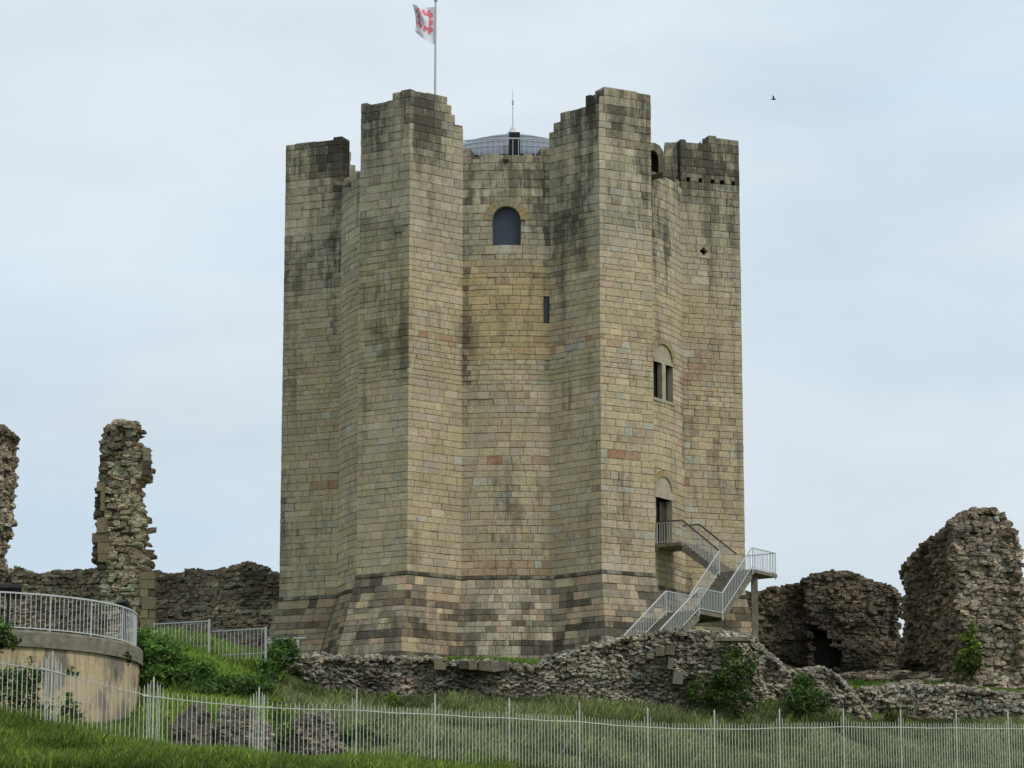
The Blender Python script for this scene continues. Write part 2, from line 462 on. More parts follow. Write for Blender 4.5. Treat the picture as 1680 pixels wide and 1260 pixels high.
RED1, RED2 = zat(566, 140.3), zat(745, 140.3)
def stone_look(key, surf, ci, x, y, z, tmid, r):
    """colour and grime of one block"""
    if z < ZS - .13:
        c = pick(PALD if surf.kind == 'drum' and key == 'front' else PALP, r)
        lo = smooth01(ZS - .5, 15.6, z)
        nb = fbm(x * .35, y * .35, z * 1.6 + 9)
        band = .5 + .5 * n3(3.1, 7.7, ci * 1.37)
        kk = r.uniform(1.2, 1.38); c = (c[0] * kk * 1.06, c[1] * kk, c[2] * kk * .97)
        if nb * 1.2 + (band - .5) * .8 + lo * .15 > .34: kd = r.uniform(.4, .55); c = tuple(v * kd for v in c)
        elif nb * 1.2 + (band - .5) * .8 > .22: c = tuple(v * .62 for v in c)
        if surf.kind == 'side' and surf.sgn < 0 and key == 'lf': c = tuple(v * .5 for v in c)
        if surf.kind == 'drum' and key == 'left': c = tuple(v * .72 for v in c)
        return c, .30 + .25 * lo + .35 * nb
    if z < ZS + .06:
        kk = r.choice([.45, .6, .85, 1.05]); return tuple(v * kk for v in pick(PALD, r)), .6
    c = pick(PAL, r)
    k = r.uniform(.93, 1.06) * (1 + .16 * fbm(x * .22 + 40, y * .22, z * .35, 3)) * (1 + .05 * n3(8.1, 2.2, ci * 2.3))
    mean = lin((175, 164, 134)); lk = .5 if r.random() < .85 else .05
    c = [a * (1 - lk) + b * lk for a, b in zip(c, mean)]
    c = [c[0] * k * 1.25, c[1] * k * 1.185, c[2] * k * 1.29]
    # red sandstone bands
    for zr, wd, pr in ((RED1, .5, .17), (RED2, .25, .2), (RED2 - 5.9, .3, .05)):
        d = abs(z - zr)
        if d < wd and r.random() < pr * (.35 + 1.2 * (n3(x * .6, y * .6, zr) > .05)):
            q_ = r.uniform(.12, .55); c = [a * (1 - q_) + b * q_ for a, b in zip(c, lin((164, 112, 86)))]
            if r.random() < .05: c = list(lin((176, 136, 112)))
    if z < RED2 + 2 and key == 'front' and z < ZS + .8 : c = [c[0] * .90, c[1] * .80, c[2] * .76]
    if r.random() < .012: c = list(lin((190, 186, 172)))
    
    # weathering: darkest below the ruined top, in tongues
    up = smooth01(34.0, 40.5, z)
    nb = fbm(x * .3 + 5, y * .3, z * .14)
    g = .12 + .30 * up + .40 * nb + .16 * smooth01(39.5, 41.5, z)
    grey = .12 + .7 * smooth01(33, 37, z)
    if key in ('fr',): g += .22 * smooth01(35, 37.5, z) * (1 - smooth01(.45, .95, tmid) * .35) + .1
    if key == 'rf' and surf.kind == 'side': g += .34 * smooth01(33, 37.5, z) * smooth01(.2, .75, tmid) + .1
    if key == 'fl': g -= .12 * smooth01(37.5, 39, z)
    if key == 'fl': g += .30 * smooth01(29, 35, z) * smooth01(.35, 1., tmid) + .14 + .25 * smooth01(34.5, 36, z) * (1 - smooth01(37.2, 38.5, z))
    if key == 'lf' and surf.kind == 'face':
        ol = smooth01(27, 30, z) * (1 - smooth01(36.0, 37.5, z)) * .8 + .2
        c = [c[0] * (1 - .17 * ol), c[1] * (1 - .16 * ol), c[2] * (1 - .21 * ol)]
        g += .16 * ol
    if key == 'front':
        g += .22 * smooth01(35.5, 38, z) * (abs(tmid - .5) > .2)
        if z < 34.8 and z > 30: c = [c[0] * 1.0, c[1] * .94, c[2] * .80]
    if key == 'right': g += .28 * smooth01(33.5, 36.5, z)
    if surf.kind == 'drum' and (tmid < .06 or tmid > .94): g += .18
    L = (c[0] + c[1] + c[2]) / 3
    gr = (L * 1.02, L * .99, L * .86)
    c = [a * (1 - grey * .55) + b * grey * .55 for a, b in zip(c, gr)]
    if up > 0 and r.random() < .1 + .3 * up + .5 * nb: kk = r.uniform(.78, .95); c = [v * kk for v in c]
    if r.random() < .05: g += .10
    return tuple(c), clamp(g + r.gauss(0, .06), 0, 1)

REC = .05
def masonry(surf, key, seed, zlo, zhi, mb, width=.58, vis=True):
    r = random.Random(seed)
    lenz = surf.len
    ops = openings.get(id(surf), [])
    for ci, (z0, z1) in enumerate(courses):
        if z1 <= zlo + 1e-6 or z0 >= zhi - 1e-6: continue
        plin = z0 < ZS - .2
        w = width * (.72 if plin and surf.kind == 'drum' else 1) * (.86 if z0 > 35.5 else 1) * (1.0 + .15 * ((z1 - z0) - .3) / .1)
        edges = [0.0]
        while True:
            nx_ = edges[-1] + w * r.uniform(.6, 1.5) / lenz
            if nx_ > 1 - .45 * w / lenz: break
            edges.append(nx_)
        if len(edges) > 1 and r.random() < .5: edges[1] = min(edges[1], r.uniform(.25, .5) * w / lenz * 1.6)
        edges.append(1.0)
        spans = list(zip(edges, edges[1:]))
        for f in ops:
            iv = f(z0, z1)
            if iv:
                out = []
                for a, c in spans:
                    if c <= iv[0] or a >= iv[1]: out.append((a, c)); continue
                    if a < iv[0] - .002: out.append((a, iv[0]))
                    if c > iv[1] + .002: out.append((iv[1], c))
                spans = out
        string = abs(z1 - (ZS + .05)) < .03
        for a, c in spans:
            tm = (a + c) / 2; zm = (z0 + z1) / 2
            x, y, _ = surf.pt(tm, zm)
            if zm > 34 and not top_ok(key, x, y, z0, z1, surf): continue
            col, g = stone_look(key, surf, ci, x, y, zm, tm, r)
            high = z0 > 36.3
            topmost = high and not top_ok(key, x, y, z1, z1 + .38, surf)
            depth = .9 if high else .3
            if key is None and not vis: depth = .3
            gap = r.choice([.004, .006, .009]) / lenz; gz = .008
            pr = r.uniform(-.012, .012) + (.045 if string else 0)
            if r.random() < .022: pr -= .03
            ja = [r.uniform(0, .012) / lenz for _ in range(4)]; jz = [r.uniform(0, .010) for _ in range(4)]
            if r.random() < .12:
                q4 = r.randrange(4); big_ = r.random() < .28
                jz[q4] += r.uniform(.08, .15) if big_ else r.uniform(.02, .07); ja[q4] += (r.uniform(.07, .14) if big_ else r.uniform(.02, .06)) / lenz
            a0 = a + gap * (a > 1e-6); c0 = c - gap * (c < 1 - 1e-6)
            ea = (a > 1e-6); ec = (c < 1 - 1e-6)
            zz0, zz1 = z0 + gz, z1 - gz + (r.choice([-.14, -.06, 0, .05, .1]) if topmost else 0)
            if topmost: jz[2] += r.uniform(0, .07); jz[3] += r.uniform(0, .07)
            bv = .014
            fr = [surf.pt(a0 + ea * (ja[0] + bv / lenz), zz0 + bv + jz[0], pr), surf.pt(c0 - ec * (ja[1] + bv / lenz), zz0 + bv + jz[1], pr),
                  surf.pt(c0 - ec * (ja[2] + bv / lenz), zz1 - bv - jz[2], pr), surf.pt(a0 + ea * (ja[3] + bv / lenz), zz1 - bv - jz[3], pr)]
            md = [surf.pt(a0, zz0, pr - bv), surf.pt(c0, zz0, pr - bv), surf.pt(c0, zz1, pr - bv), surf.pt(a0, zz1, pr - bv)]
            bk = [surf.pt(a0, zz0, -depth), surf.pt(c0, zz0, -depth), surf.pt(c0, zz1, -depth), surf.pt(a0, zz1, -depth)]
            Q = [(0, 1, 2, 3)]
            for i in range(4):
                j = (i + 1) % 4
                Q.append((4 + i, 4 + j, j, i)); Q.append((8 + i, 8 + j, 4 + j, 4 + i))
            if high: Q.append((11, 10, 9, 8))
            mb.add(fr + md + bk, Q, col, g)
            # mortar bed behind the joint
            mo = tuple(v * .50 for v in lin((176, 162, 136)))
            d2 = depth - .02
            z1m = z1 - .03 if high else z1
            m8 = [surf.pt(a, z0, -REC), surf.pt(c, z0, -REC), surf.pt(c, z0, -d2), surf.pt(a, z0, -d2),
                  surf.pt(a, z1m, -REC), surf.pt(c, z1m, -REC), surf.pt(c, z1m, -d2), surf.pt(a, z1m, -d2)]
            if high: mb.hexa(m8, mo, g)
            else: mb.add([m8[0], m8[1], m8[5], m8[4]], [(0, 1, 2, 3)], mo, g)

keep = empty('castle_keep', (TX, TY, 15.5), 'tall pale stone castle keep with six wedge buttresses, ruined turrets and a splayed base', 'castle keep')

front, right, left = drums[2], drums[3], drums[1]
# --- openings, located on the photograph
tA0, zA0 = front.locate(807.5, 402); tA1, _ = front.locate(854.5, 402); _, zA1 = front.locate(831, 361)
zA0 = snap(zA0); zA1 = snap(zA1)
rA = (tA1 - tA0) * front.len / 2
rect_open(front, tA0, tA1, zA0, zA1, rA, .2)
tS0, zS0 = front.locate(892, 531); tS1, zS1 = front.locate(900.5, 490)
zS0 = snap(zS0); zS1 = snap(zS1)
rect_open(front, tS0, tS1, zS0, zS1)
tW0, zW0 = right.locate(1072.5, 652); tW1, _ = right.locate(1104, 652); _, zW1 = right.locate(1088, 598)
zW0 = snap(zW0); zW1 = snap(zW1)
rW = (tW1 - tW0) * right.len / 2
rect_open(right, tW0, tW1, zW0, zW1, rW * .9 + .16, .12)
tD0, zD0 = right.locate(1077, 897); tD1, _ = right.locate(1103, 897); _, zD1 = right.locate(1090, 820)
zD0 = snap(zD0); zD1 = snap(zD1)
rDr = (tD1 - tD0) * right.len / 2
rect_open(right, tD0, tD1, zD0, zD1, rDr + .38, .1)
buts = {}
for i, (a, key) in enumerate(zip(ANG, (None, 'fl', 'lf', 'rf', 'fr', None))):
    buts[i] = (key, Surf('side', k=a, sgn=-1), Surf('face', k=a), Surf('side', k=a, sgn=1))
FRS = buts[4][1]      # the side of the right-hand buttress that faces the camera
tQ, zQ = FRS.locate(1155, 412)
rect_open(FRS, tQ - .30 / FRS.len, tQ + .30 / FRS.len, zQ - .30, zQ + .30)
put = [FRS.locate(px, py) for px, py in ((1129.5, 297), (1149, 298.5), (1169.5, 300.5), (1184.5, 301.5), (1203, 303))]
put_c = min(courses, key=lambda c: abs((c[0] + c[1]) / 2 - sum(z_ for _, z_ in put) / 5))
put = [(t_, put_c[0] + .1) for t_, z_ in put]
for t_, z_ in put: rect_open(FRS, t_ - .085 / FRS.len, t_ + .085 / FRS.len, put_c[0], put_c[1])

names = {0: 'back', 1: 'left', 2: 'front', 3: 'right'}
mbw = MB(); mbs = MB()
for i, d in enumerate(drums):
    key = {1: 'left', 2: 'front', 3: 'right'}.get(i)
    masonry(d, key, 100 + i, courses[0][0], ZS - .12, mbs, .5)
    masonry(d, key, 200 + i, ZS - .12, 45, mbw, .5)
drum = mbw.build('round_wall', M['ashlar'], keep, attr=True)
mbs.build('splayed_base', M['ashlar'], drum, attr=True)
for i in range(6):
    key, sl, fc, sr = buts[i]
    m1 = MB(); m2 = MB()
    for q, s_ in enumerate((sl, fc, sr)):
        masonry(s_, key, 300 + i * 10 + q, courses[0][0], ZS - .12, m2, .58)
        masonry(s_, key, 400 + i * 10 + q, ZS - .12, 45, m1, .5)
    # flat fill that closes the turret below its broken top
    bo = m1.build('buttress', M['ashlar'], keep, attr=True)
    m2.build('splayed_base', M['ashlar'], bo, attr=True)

# wall walk / inner floor closing the tower
mb = MB(); mb.lathe((TX, TY), [(0.01, 39.3), (RD - .3, 39.3)], 64); mb.build('wall_walk', M['concrete'], keep)

def reveal(surf, t0, t1, z0, z1, depth, parent, mat, arch=0.0, name='reveal', seg=10):
    """jambs, head and sill of an opening going inwards"""
    L = surf.len; mid = (t0 + t1) / 2; half = (t1 - t0) / 2
    pts = [(t0, z0), (t1, z0), (t1, z1)]
    if arch:
        for i in range(1, seg): 
            th = math.pi * i / seg
            pts.append((mid + half * math.cos(th), z1 + arch * math.sin(th)))
    pts.append((t0, z1))
    mb = MB(); n = len(pts)
    V = [surf.pt(t, z, .01) for t, z in pts] + [surf.pt(t, z, -depth) for t, z in pts]
    mb.add(V, [(i, (i + 1) % n, n + (i + 1) % n, n + i) for i in range(n)])
    return mb.build(name, mat, parent), pts

def panel(surf, pts, depth, name, mat, parent):
    mb = MB(); mb.add([surf.pt(t, z, -depth) for t, z in pts], [tuple(range(len(pts)))])
    return mb.build(name, mat, parent)

def voussoirs(surf, mid, half, z1, rr, width, name, parent, n=11, arch=None, seed=1, col=((168, 150, 116), (158, 150, 128), (176, 154, 112))):
    r = random.Random(seed); mb = MB(); arch = arch or rr
    for i in range(n):
        a, b = math.pi * (i + .04) / n, math.pi * (i + .96) / n
        fr = []; bk = []
        for th, k in ((a, 0), (b, 0), (b, 1), (a, 1)):
            t = mid + (rr + k * width) * math.cos(th) / surf.len; zz = z1 + (arch + k * width) * math.sin(th)
            fr.append(surf.pt(t, zz, .03)); bk.append(surf.pt(t, zz, -.25))
        Q = [(3, 2, 1, 0)] + [(i2, (i2 + 1) % 4, 4 + (i2 + 1) % 4, 4 + i2) for i2 in range(4)]
        c = lin(r.choice(col)); mb.add(fr + bk, Q, c, .12)
    # joint bed
    V = []; 
    for k in (0, 1):
        for i in range(n + 1):
            th = math.pi * i / n
            V.append(surf.pt(mid + (rr + k * (width + .02)) * math.cos(th) / surf.len, z1 + (arch + k * (width + .02)) * math.sin(th), .0))
    mb.add(V, [(i, i + 1, n + 2 + i, n + 1 + i) for i in range(n)], lin((95, 86, 68)), .2)
    return mb.build(name, M['ashlar'], parent, attr=True)

# arched window
w = empty('arched_window', (0, 0, 0)); w.parent = keep; w.location = Vector(front.pt((tA0 + tA1) / 2, zA0)) - keep.location
rv, pts = reveal(front, tA0, tA1, zA0, zA1, .35, w, M['pale'], rA)
panel(front, pts, .24, 'window_board', M['board'], w)
voussoirs(front, (tA0 + tA1) / 2, rA, zA1, rA, .40, 'arch_surround', w, 11)
mb = MB()
for t in (tA0, tA1):
    pass
# slit
w = empty('slit_window', (0, 0, 0)); w.parent = keep; w.location = Vector(front.pt((tS0 + tS1) / 2, zS0)) - keep.location
rv, pts = reveal(front, tS0, tS1, zS0, zS1, .3, w, M['dark'], .14)
panel(front, pts, .08, 'window_board', M['board'], w)
# twin light window
w = empty('twin_window', (0, 0, 0)); w.parent = keep; w.location = Vector(right.pt((tW0 + tW1) / 2, zW0)) - keep.location
mid = (tW0 + tW1) / 2; L = right.len
rv, pts = reveal(right, tW0, tW1, zW0, zW1, .28, w, M['pale'])
panel(right, pts, .30, 'dark_opening', M['dark'], w)
mb = MB()
def rbox(surf, t0, t1, z0, z1, o0, o1, mb=None):
    mb.hexa([surf.pt(t0, z0, o1), surf.pt(t1, z0, o1), surf.pt(t1, z0, o0), surf.pt(t0, z0, o0),
             surf.pt(t0, z1, o1), surf.pt(t1, z1, o1), surf.pt(t1, z1, o0), surf.pt(t0, z1, o0)])
rbox(right, mid - .17 / L, mid + .17 / L, zW0, zW1, -.27, .0, mb); mb.build('mullion', M['pale'], w)
def tympanum(surf, mid, half, z1, arch, name, parent, out=.0):
    pts = [(mid + half * math.cos(math.pi * i / 14) / surf.len, z1 + arch * math.sin(math.pi * i / 14)) for i in range(15)]
    mb = MB(); V = [surf.pt(t, z, out) for t, z in pts] + [surf.pt(t, z, -.3) for t, z in pts]; n = len(pts)
    mb.add(V, [tuple(range(n))] + [(i, (i + 1) % n, n + (i + 1) % n, n + i) for i in range(n)])
    return mb.build(name, M['pale'], parent)
mb = MB(); rbox(right, tW0, tW1, zW1, zW1 + .16, -.3, .045, mb); mb.build('lintel', M['pale'], w)
tympanum(right, mid, rW * .98, zW1 + .16, rW * .9, 'tympanum', w, -.05)
voussoirs(right, mid, rW, zW1 + .16, rW, .28, 'arch_surround', w, 9, arch=rW * .92, seed=4)
mb = MB(); rbox(right, tW0 - .1 / L, tW1 + .1 / L, zW0 - .14, zW0, -.4, .09, mb); mb.build('sill', M['pale'], w)
# doorway
w = empty('doorway', (0, 0, 0)); w.parent = keep; w.location = Vector(right.pt((tD0 + tD1) / 2, zD0)) - keep.location
mid = (tD0 + tD1) / 2
rv, pts = reveal(right, tD0, tD1, zD0, zD1, .3, w, M['pale'])
panel(right, pts, .36, 'dark_opening', M['dark'], w)
mb = MB(); rbox(right, mid + .05 / L, tD1 - .03 / L, zD0, zD1 - .1, -.34, -.31, mb); mb.build('door_leaf', M['brown_rail'], w)
mb = MB(); rbox(right, tD0 - .12 / L, tD1 + .12 / L, zD1, zD1 + .38, -.3, .04, mb); mb.build('lintel', M['pale'], w)
tympanum(right, mid, rDr, zD1 + .38, rDr * .95, 'tympanum', w, -.03)
voussoirs(right, mid, rDr, zD1 + .38, rDr, .26, 'arch_surround', w, 9, arch=rDr * .98, seed=6)
# quatrefoil loop
w = empty('quatrefoil_opening', (0, 0, 0)); w.parent = keep; w.location = Vector(FRS.pt(tQ, zQ)) - keep.location
pts = []
for i in range(40):
    th = 2 * math.pi * i / 40; rr = .13 + .075 * abs(math.cos(2 * th)); pts.append((tQ + rr * math.cos(th) / FRS.len, zQ + rr * math.sin(th)))
mb = MB(); n = 40
sq = []
for i in range(40):
    th = 2 * math.pi * i / 40; k = .36 / max(abs(math.cos(th)), abs(math.sin(th))); sq.append((tQ + k * math.cos(th) / FRS.len, zQ + k * math.sin(th)))
V = [FRS.pt(t, z, -.03) for t, z in pts] + [FRS.pt(t, z, .012) for t, z in sq] + [FRS.pt(t, z, -.4) for t, z in pts]
mb.add(V, [(i, (i + 1) % n, n + (i + 1) % n, n + i) for i in range(n)] + [(i, (i + 1) % n, 2 * n + (i + 1) % n, 2 * n + i) for i in range(n)])
mb.build('carved_surround', M['pale'], w)
panel(FRS, pts, .38, 'dark_opening', M['dark'], w)
# putlog holes
for t_, z_ in put:
    p4 = [(t_ - .09 / FRS.len, z_ - .1), (t_ + .09 / FRS.len, z_ - .1), (t_ + .09 / FRS.len, z_ + .1), (t_ - .09 / FRS.len, z_ + .1)]
    mb = MB(); V = [FRS.pt(t, z, .016) for t, z in p4] + [FRS.pt(t, z, -.3) for t, z in p4]
    mb.add(V, [(i, (i + 1) % 4, 4 + (i + 1) % 4, 4 + i) for i in range(4)] + [(4, 5, 6, 7)])
    hole_ = mb.build('beam_hole', M['dark'], keep)
    mb = MB(); rbox(FRS, t_ - .085 / FRS.len, t_ + .085 / FRS.len, z_ + .1, put_c[1] - .01, -.3, .0, mb); mb.build('filler_stone', M['concrete'], hole_)
# spouts and timbers sticking out under the parapet
a = Vector(front.pt(.5, zat(262, 141.2), -.3)); nrm = front.nrm(.5)
mb = MB(); mb.bar(a, a + nrm * .75, .26, .22); mb.build('stone_spout', M['concrete'], keep)
t_, z_ = left.locate(573, 303); a = Vector(left.pt(t_, z_, -.4)); b = Vector(P(547, 301, a.y - .9))
mb = MB(); mb.bar(a, b, .2, .18); mb.build('stone_spout', M['concrete'], keep)
t_, z_ = right.locate(1072, 291); a = Vector(right.pt(t_, z_, -.4)); b = Vector(P(1091, 286, a.y - 1.6))
mb = MB(); mb.bar(a, b, .24, .2); mb.build('timber_beam', M['timber'], keep)
# little ruined arch behind the right turret
mb = MB(); ac = P(1070, 259, 147.6); 
for i in range(7):
    a0, a1 = math.pi * i / 7, math.pi * (i + 1) / 7
    q = []
    for dy in (0, .9):
        for th, k in ((a0, .32), (a1, .32), (a1, .62), (a0, .62)):
            q.append((ac.x + k * math.cos(th), ac.y + dy, ac.z + k * 1.3 * math.sin(th)))
    mb.hexa(q, lin(R.choice([(150, 142, 122), (130, 124, 108), (164, 152, 122)])), .4)
for sx in (-1, 1):
    mb.hexa([(ac.x + sx * .47 + dx, ac.y + dy, ac.z + dz) for dz in (-1.6, 0) for dx, dy in ((-.15, 0), (.15, 0), (.15, .9), (-.15, .9))], lin((135, 128, 110)), .5)
zz = ac.z - 1.6
while zz < ac.z + .75:
    hh = R.uniform(.3, .42); xc = R.uniform(.9, 1.12); jy = R.uniform(-.05, .04)
    for x0_, x1_ in ((.62 + R.uniform(-.05, .04), xc - .012), (xc + .012, 1.35 + R.uniform(-.03, .06))):
        mb.hexa([(ac.x + dx, ac.y + dy + jy, z_) for z_ in (zz + .01, zz + hh - .01) for dx, dy in ((x0_, .05), (x1_, .05), (x1_, 1), (x0_, 1))], lin(R.choice([(176, 168, 146), (160, 152, 132), (150, 144, 128), (182, 172, 144)])), R.uniform(.1, .5))
    zz += hh
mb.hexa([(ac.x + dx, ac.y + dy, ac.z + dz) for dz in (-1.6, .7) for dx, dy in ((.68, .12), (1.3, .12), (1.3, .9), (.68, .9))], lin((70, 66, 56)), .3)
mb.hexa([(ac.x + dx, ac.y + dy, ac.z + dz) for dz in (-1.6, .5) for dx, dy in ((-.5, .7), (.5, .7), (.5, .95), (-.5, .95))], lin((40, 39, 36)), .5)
mb.build('ruined_arch', M['ashlar'], keep, attr=True)

# roof over the keep
roof = empty('roof', (0, 0, 0)); roof.parent = keep; roof.location = (0, 0, 39.4 - 15.5)
mb = MB(); mb.lathe((TX, TY), [(6.2, 40.9), (6.1, 41.05), (5.0, 41.62), (3.9, 42.2), (2.8, 42.78), (2.0, 43.12), (.62, 43.52), (.01, 43.56)], 64)
mb.build('roof_dome', M['lead'], roof, smooth=True)
mb = MB()
for r_, z_ in ((5.0, 41.65), (3.9, 42.23), (2.8, 42.81)):
    mb.lathe((TX, TY), [(r_ + .03, z_ - .03), (r_ + .05, z_), (r_, z_ + .03)], 64)
mb.build('roof_bands', M['galv'], roof)
mb = MB(); mb.lathe((TX, TY), [(.5, 43.52), (.5, 43.6), (.34, 43.68), (.18, 43.86), (.04, 44.1), (.01, 44.1)], 24)
mb.build('roof_cap', M['white'], roof, smooth=False)
mb = MB(); mb.lathe((TX, TY), [(6.15, 39.4), (6.15, 40.95)], 64); mb.build('dark_glazing', M['board'], roof)
q = P(844, 236, 144.2)
mb = MB(); mb.box((q.x - .27, q.y - .45, 40.8), (q.x + .27, q.y + .9, zat(219, 144))); mb.build('roof_hatch', M['black'], roof)
top = P(839, 146, 150); top.x = TX - .03
mb = MB(); mb.tube((TX, TY, 44.05), (TX, TY, zat(165, 150)), .024, .02, 6); mb.tube((TX, TY, zat(172, 150)), (TX, TY, zat(165, 150)), .05, .05, 6); mb.tube((TX, TY, zat(165, 150)), (TX, TY, zat(146, 150)), .016, .01, 6)
mb.build('lightning_rod', M['galv'], roof)
rail = empty('roof_railing', (0, 0, 0)); rail.parent = keep; rail.location = (0, 0, 39.4 - 15.5)
mb = MB(); rr = 6.6; zt = zat(227, 143.4)
NB = 150
for i in range(NB):
    th = 2 * math.pi * i / NB; x, y = TX + rr * math.sin(th), TY - rr * math.cos(th)
    mb.bar((x, y, 39.4), (x, y, zt), .028)
mb.build('balusters', M['white'], rail)
mb = MB()
mb.lathe((TX, TY), [(rr - .03, zt - .03), (rr + .03, zt - .03), (rr + .03, zt + .03), (rr - .03, zt + .03), (rr - .03, zt - .03)], 72)
mb.build('handrail', M['white'], rail)

# flagpole and flag
fp = P(714, 155, 147.5); pt_ = P(714, 2, 147.5)
mb = MB(); mb.tube((fp.x, fp.y, 39.4), (fp.x, fp.y, pt_.z), .075, .05, 10)
pole = mb.build('flagpole', M['white']); tag(pole, 'slim white flagpole rising behind the left front turret of the keep', 'flagpole')
mb = MB(); mb.lathe((fp.x, fp.y), [(.01, pt_.z - .02), (.09, pt_.z), (.1, pt_.z + .05), (.06, pt_.z + .1), (.01, pt_.z + .12)], 12)
mb.build('finial', M['white'], pole, smooth=True)

# flag: white cloth with the red castle square; the wind hangs it down to the left
UW, UH, NUu, NVv = 1.9, 1.45, 44, 36
ppm = FPX / (147.5 * CP + 45 * SP)
def flag_pt(u, v):   # u 0 at the hoist .. 1, v 0 top .. 1
    px = 713 - 33 * (1 - (1 - u) ** 1.25) * (1 - .12 * math.sin(v * 3.1)) - 3 * math.sin(2.2 * v + 1.2) * u ** 2
    py = 11 - 3 * u ** 3 + v * (60 - 12 * u ** 1.2 - 4 * u) + 1.5 * math.sin(5 * u + v)
    yy = 147.5 + (.22 * math.sin(u * 7.5 + v * 2.0) + .1 * math.sin(v * 9 + u * 4)) * u
    q = P(px, py, yy); return (q.x, q.y, q.z)
V = [flag_pt(i / NUu, j / NVv) for j in range(NVv + 1) for i in range(NUu + 1)]
F = [(j * (NUu + 1) + i, j * (NUu + 1) + i + 1, (j + 1) * (NUu + 1) + i + 1, (j + 1) * (NUu + 1) + i) for j in range(NVv) for i in range(NUu)]
m, nt, b = new_mat('white_flag_cloth'); p = position(nt); f = texnoise(nt, p, 3)
nt.links.new(ramp(nt, f, [(.3, (.76, .76, .80)), (.7, (.86, .86, .90))]), b.inputs['Base Color']); b.inputs['Roughness'].default_value = .8
flag = raw('flag', V, F, m, smooth=True); tag(flag, 'white flag with a red square castle emblem flying from the pole above the keep', 'flag')
# emblem: square ring with crenellations on its outer side, on both faces of the cloth
def emblem(mb, off):
    cu, cv, s = .47, .42, .25
    def cell(u0, u1, v0, v1, n=4):
        for a in range(n):
            for c in range(n):
                uu = [u0 + (u1 - u0) * (a + k) / n for k in (0, 1)]; vv = [v0 + (v1 - v0) * (c + k) / n for k in (0, 1)]
                V = [Vector(flag_pt(x, y)) + Vector((0, off, 0)) for x, y in ((uu[0], vv[0]), (uu[1], vv[0]), (uu[1], vv[1]), (uu[0], vv[1]))]
                mb.add(V, [(0, 1, 2, 3)])
    w = .085; ru, rv_ = .30, .26
    cell(cu - ru, cu + ru, cv - rv_, cv - rv_ + w); cell(cu - ru, cu + ru, cv + rv_ - w, cv + rv_)
    cell(cu - ru, cu - ru + w, cv - rv_ + w, cv + rv_ - w); cell(cu + ru - w, cu + ru, cv - rv_ + w, cv + rv_ - w)
    for k in (-1, 0, 1):
        d = .062
        cell(cu + k * .235 - d, cu + k * .235 + d, cv - rv_ - .08, cv - rv_, 2); cell(cu + k * .235 - d, cu + k * .235 + d, cv + rv_, cv + rv_ + .08, 2)
        cell(cu - ru - .09, cu - ru, cv + k * .2 - d, cv + k * .2 + d, 2); cell(cu + ru, cu + ru + .09, cv + k * .2 - d, cv + k * .2 + d, 2)
mb = MB(); emblem(mb, -.012); emblem(mb, .012)
mb.build('red_emblem', plain_mat('red_print', lin((240, 124, 136)), .8, var=.06), flag)

# ------------------------------------------------------------------ the outside stair
tdm = (tD0 + tD1) / 2
O = Vector(right.pt(tdm, zD0)); vN = right.nrm(tdm); vN.z = 0; vN.normalize(); uN = Vector((-vN.y, vN.x, 0))
if uN.x < 0: uN = -uN
def S(v, u, z): 
    q = O + vN * v + uN * u; return Vector((q.x, q.y, z))
stair = empty('outside_stair', S(3.5, -4, g1(*S(3.5, -4, 0)[:2])), 'concrete stair with white railings climbing in three flights to the keep door', 'staircase')
ZL1 = zD0 - .03; ZL2 = ZL1 - 1.62; ZL3 = ZL2 - 2.42; ZL4 = ZL3 - 2.6
A_V0, A_V1 = 1.45, 3.45       # upper flight along v
B_V0, B_V1 = 3.5, 5.25        # lower flights' width in v
U0, U1 = -.82, .85
UB0, UB1 = -.82, -3.55         # second flight along -u
UC1 = -5.6                    # end of middle landing
UD1 = -9.5
def slab(name, v0, v1, u0, u1, z, th=.16):
    mb = MB(); mb.hexa([S(v0, u0, z - th), S(v1, u0, z - th), S(v1, u1, z - th), S(v0, u1, z - th), S(v0, u0, z), S(v1, u0, z), S(v1, u1, z), S(v0, u1, z)])
    return mb.build(name, M['concrete'], stair)
slab('landing', -.15, A_V0, U0, U1, ZL1); slab('landing', B_V0, B_V1 + .12, U0, U1 + .5, ZL2); slab('landing', B_V0, B_V1, UC1, UB1, ZL3)
def flight(axis_, p0, p1, c0, c1, z0, z1, n):
    mb = MB(); un = MB()
    for i in range(n):
        a = p0 + (p1 - p0) * i / n; b = p0 + (p1 - p0) * (i + 1) / n; zt = z0 + (z1 - z0) * (i + 1) / (n + 1)
        f = (lambda p, c, z: S(p, c, z)) if axis_ == 'v' else (lambda p, c, z: S(c, p, z))
        q = [f(a, c0, zt - .3), f(b, c0, zt - .3 + (z1 - z0) / (n + 1)), f(b, c1, zt - .3 + (z1 - z0) / (n + 1)), f(a, c1, zt - .3), f(a, c0, zt), f(b, c0, zt), f(b, c1, zt), f(a, c1, zt)]
        mb.hexa(q)
    return mb.build('flight', M['concrete'], stair)
flight('v', A_V0, B_V0, U0, U1, ZL1, ZL2, 9)
flight('u', UB0, UB1, B_V0, B_V1, ZL2, ZL3, 13)
flight('u', UC1, UD1, B_V0, B_V1, ZL3, ZL4, 15)
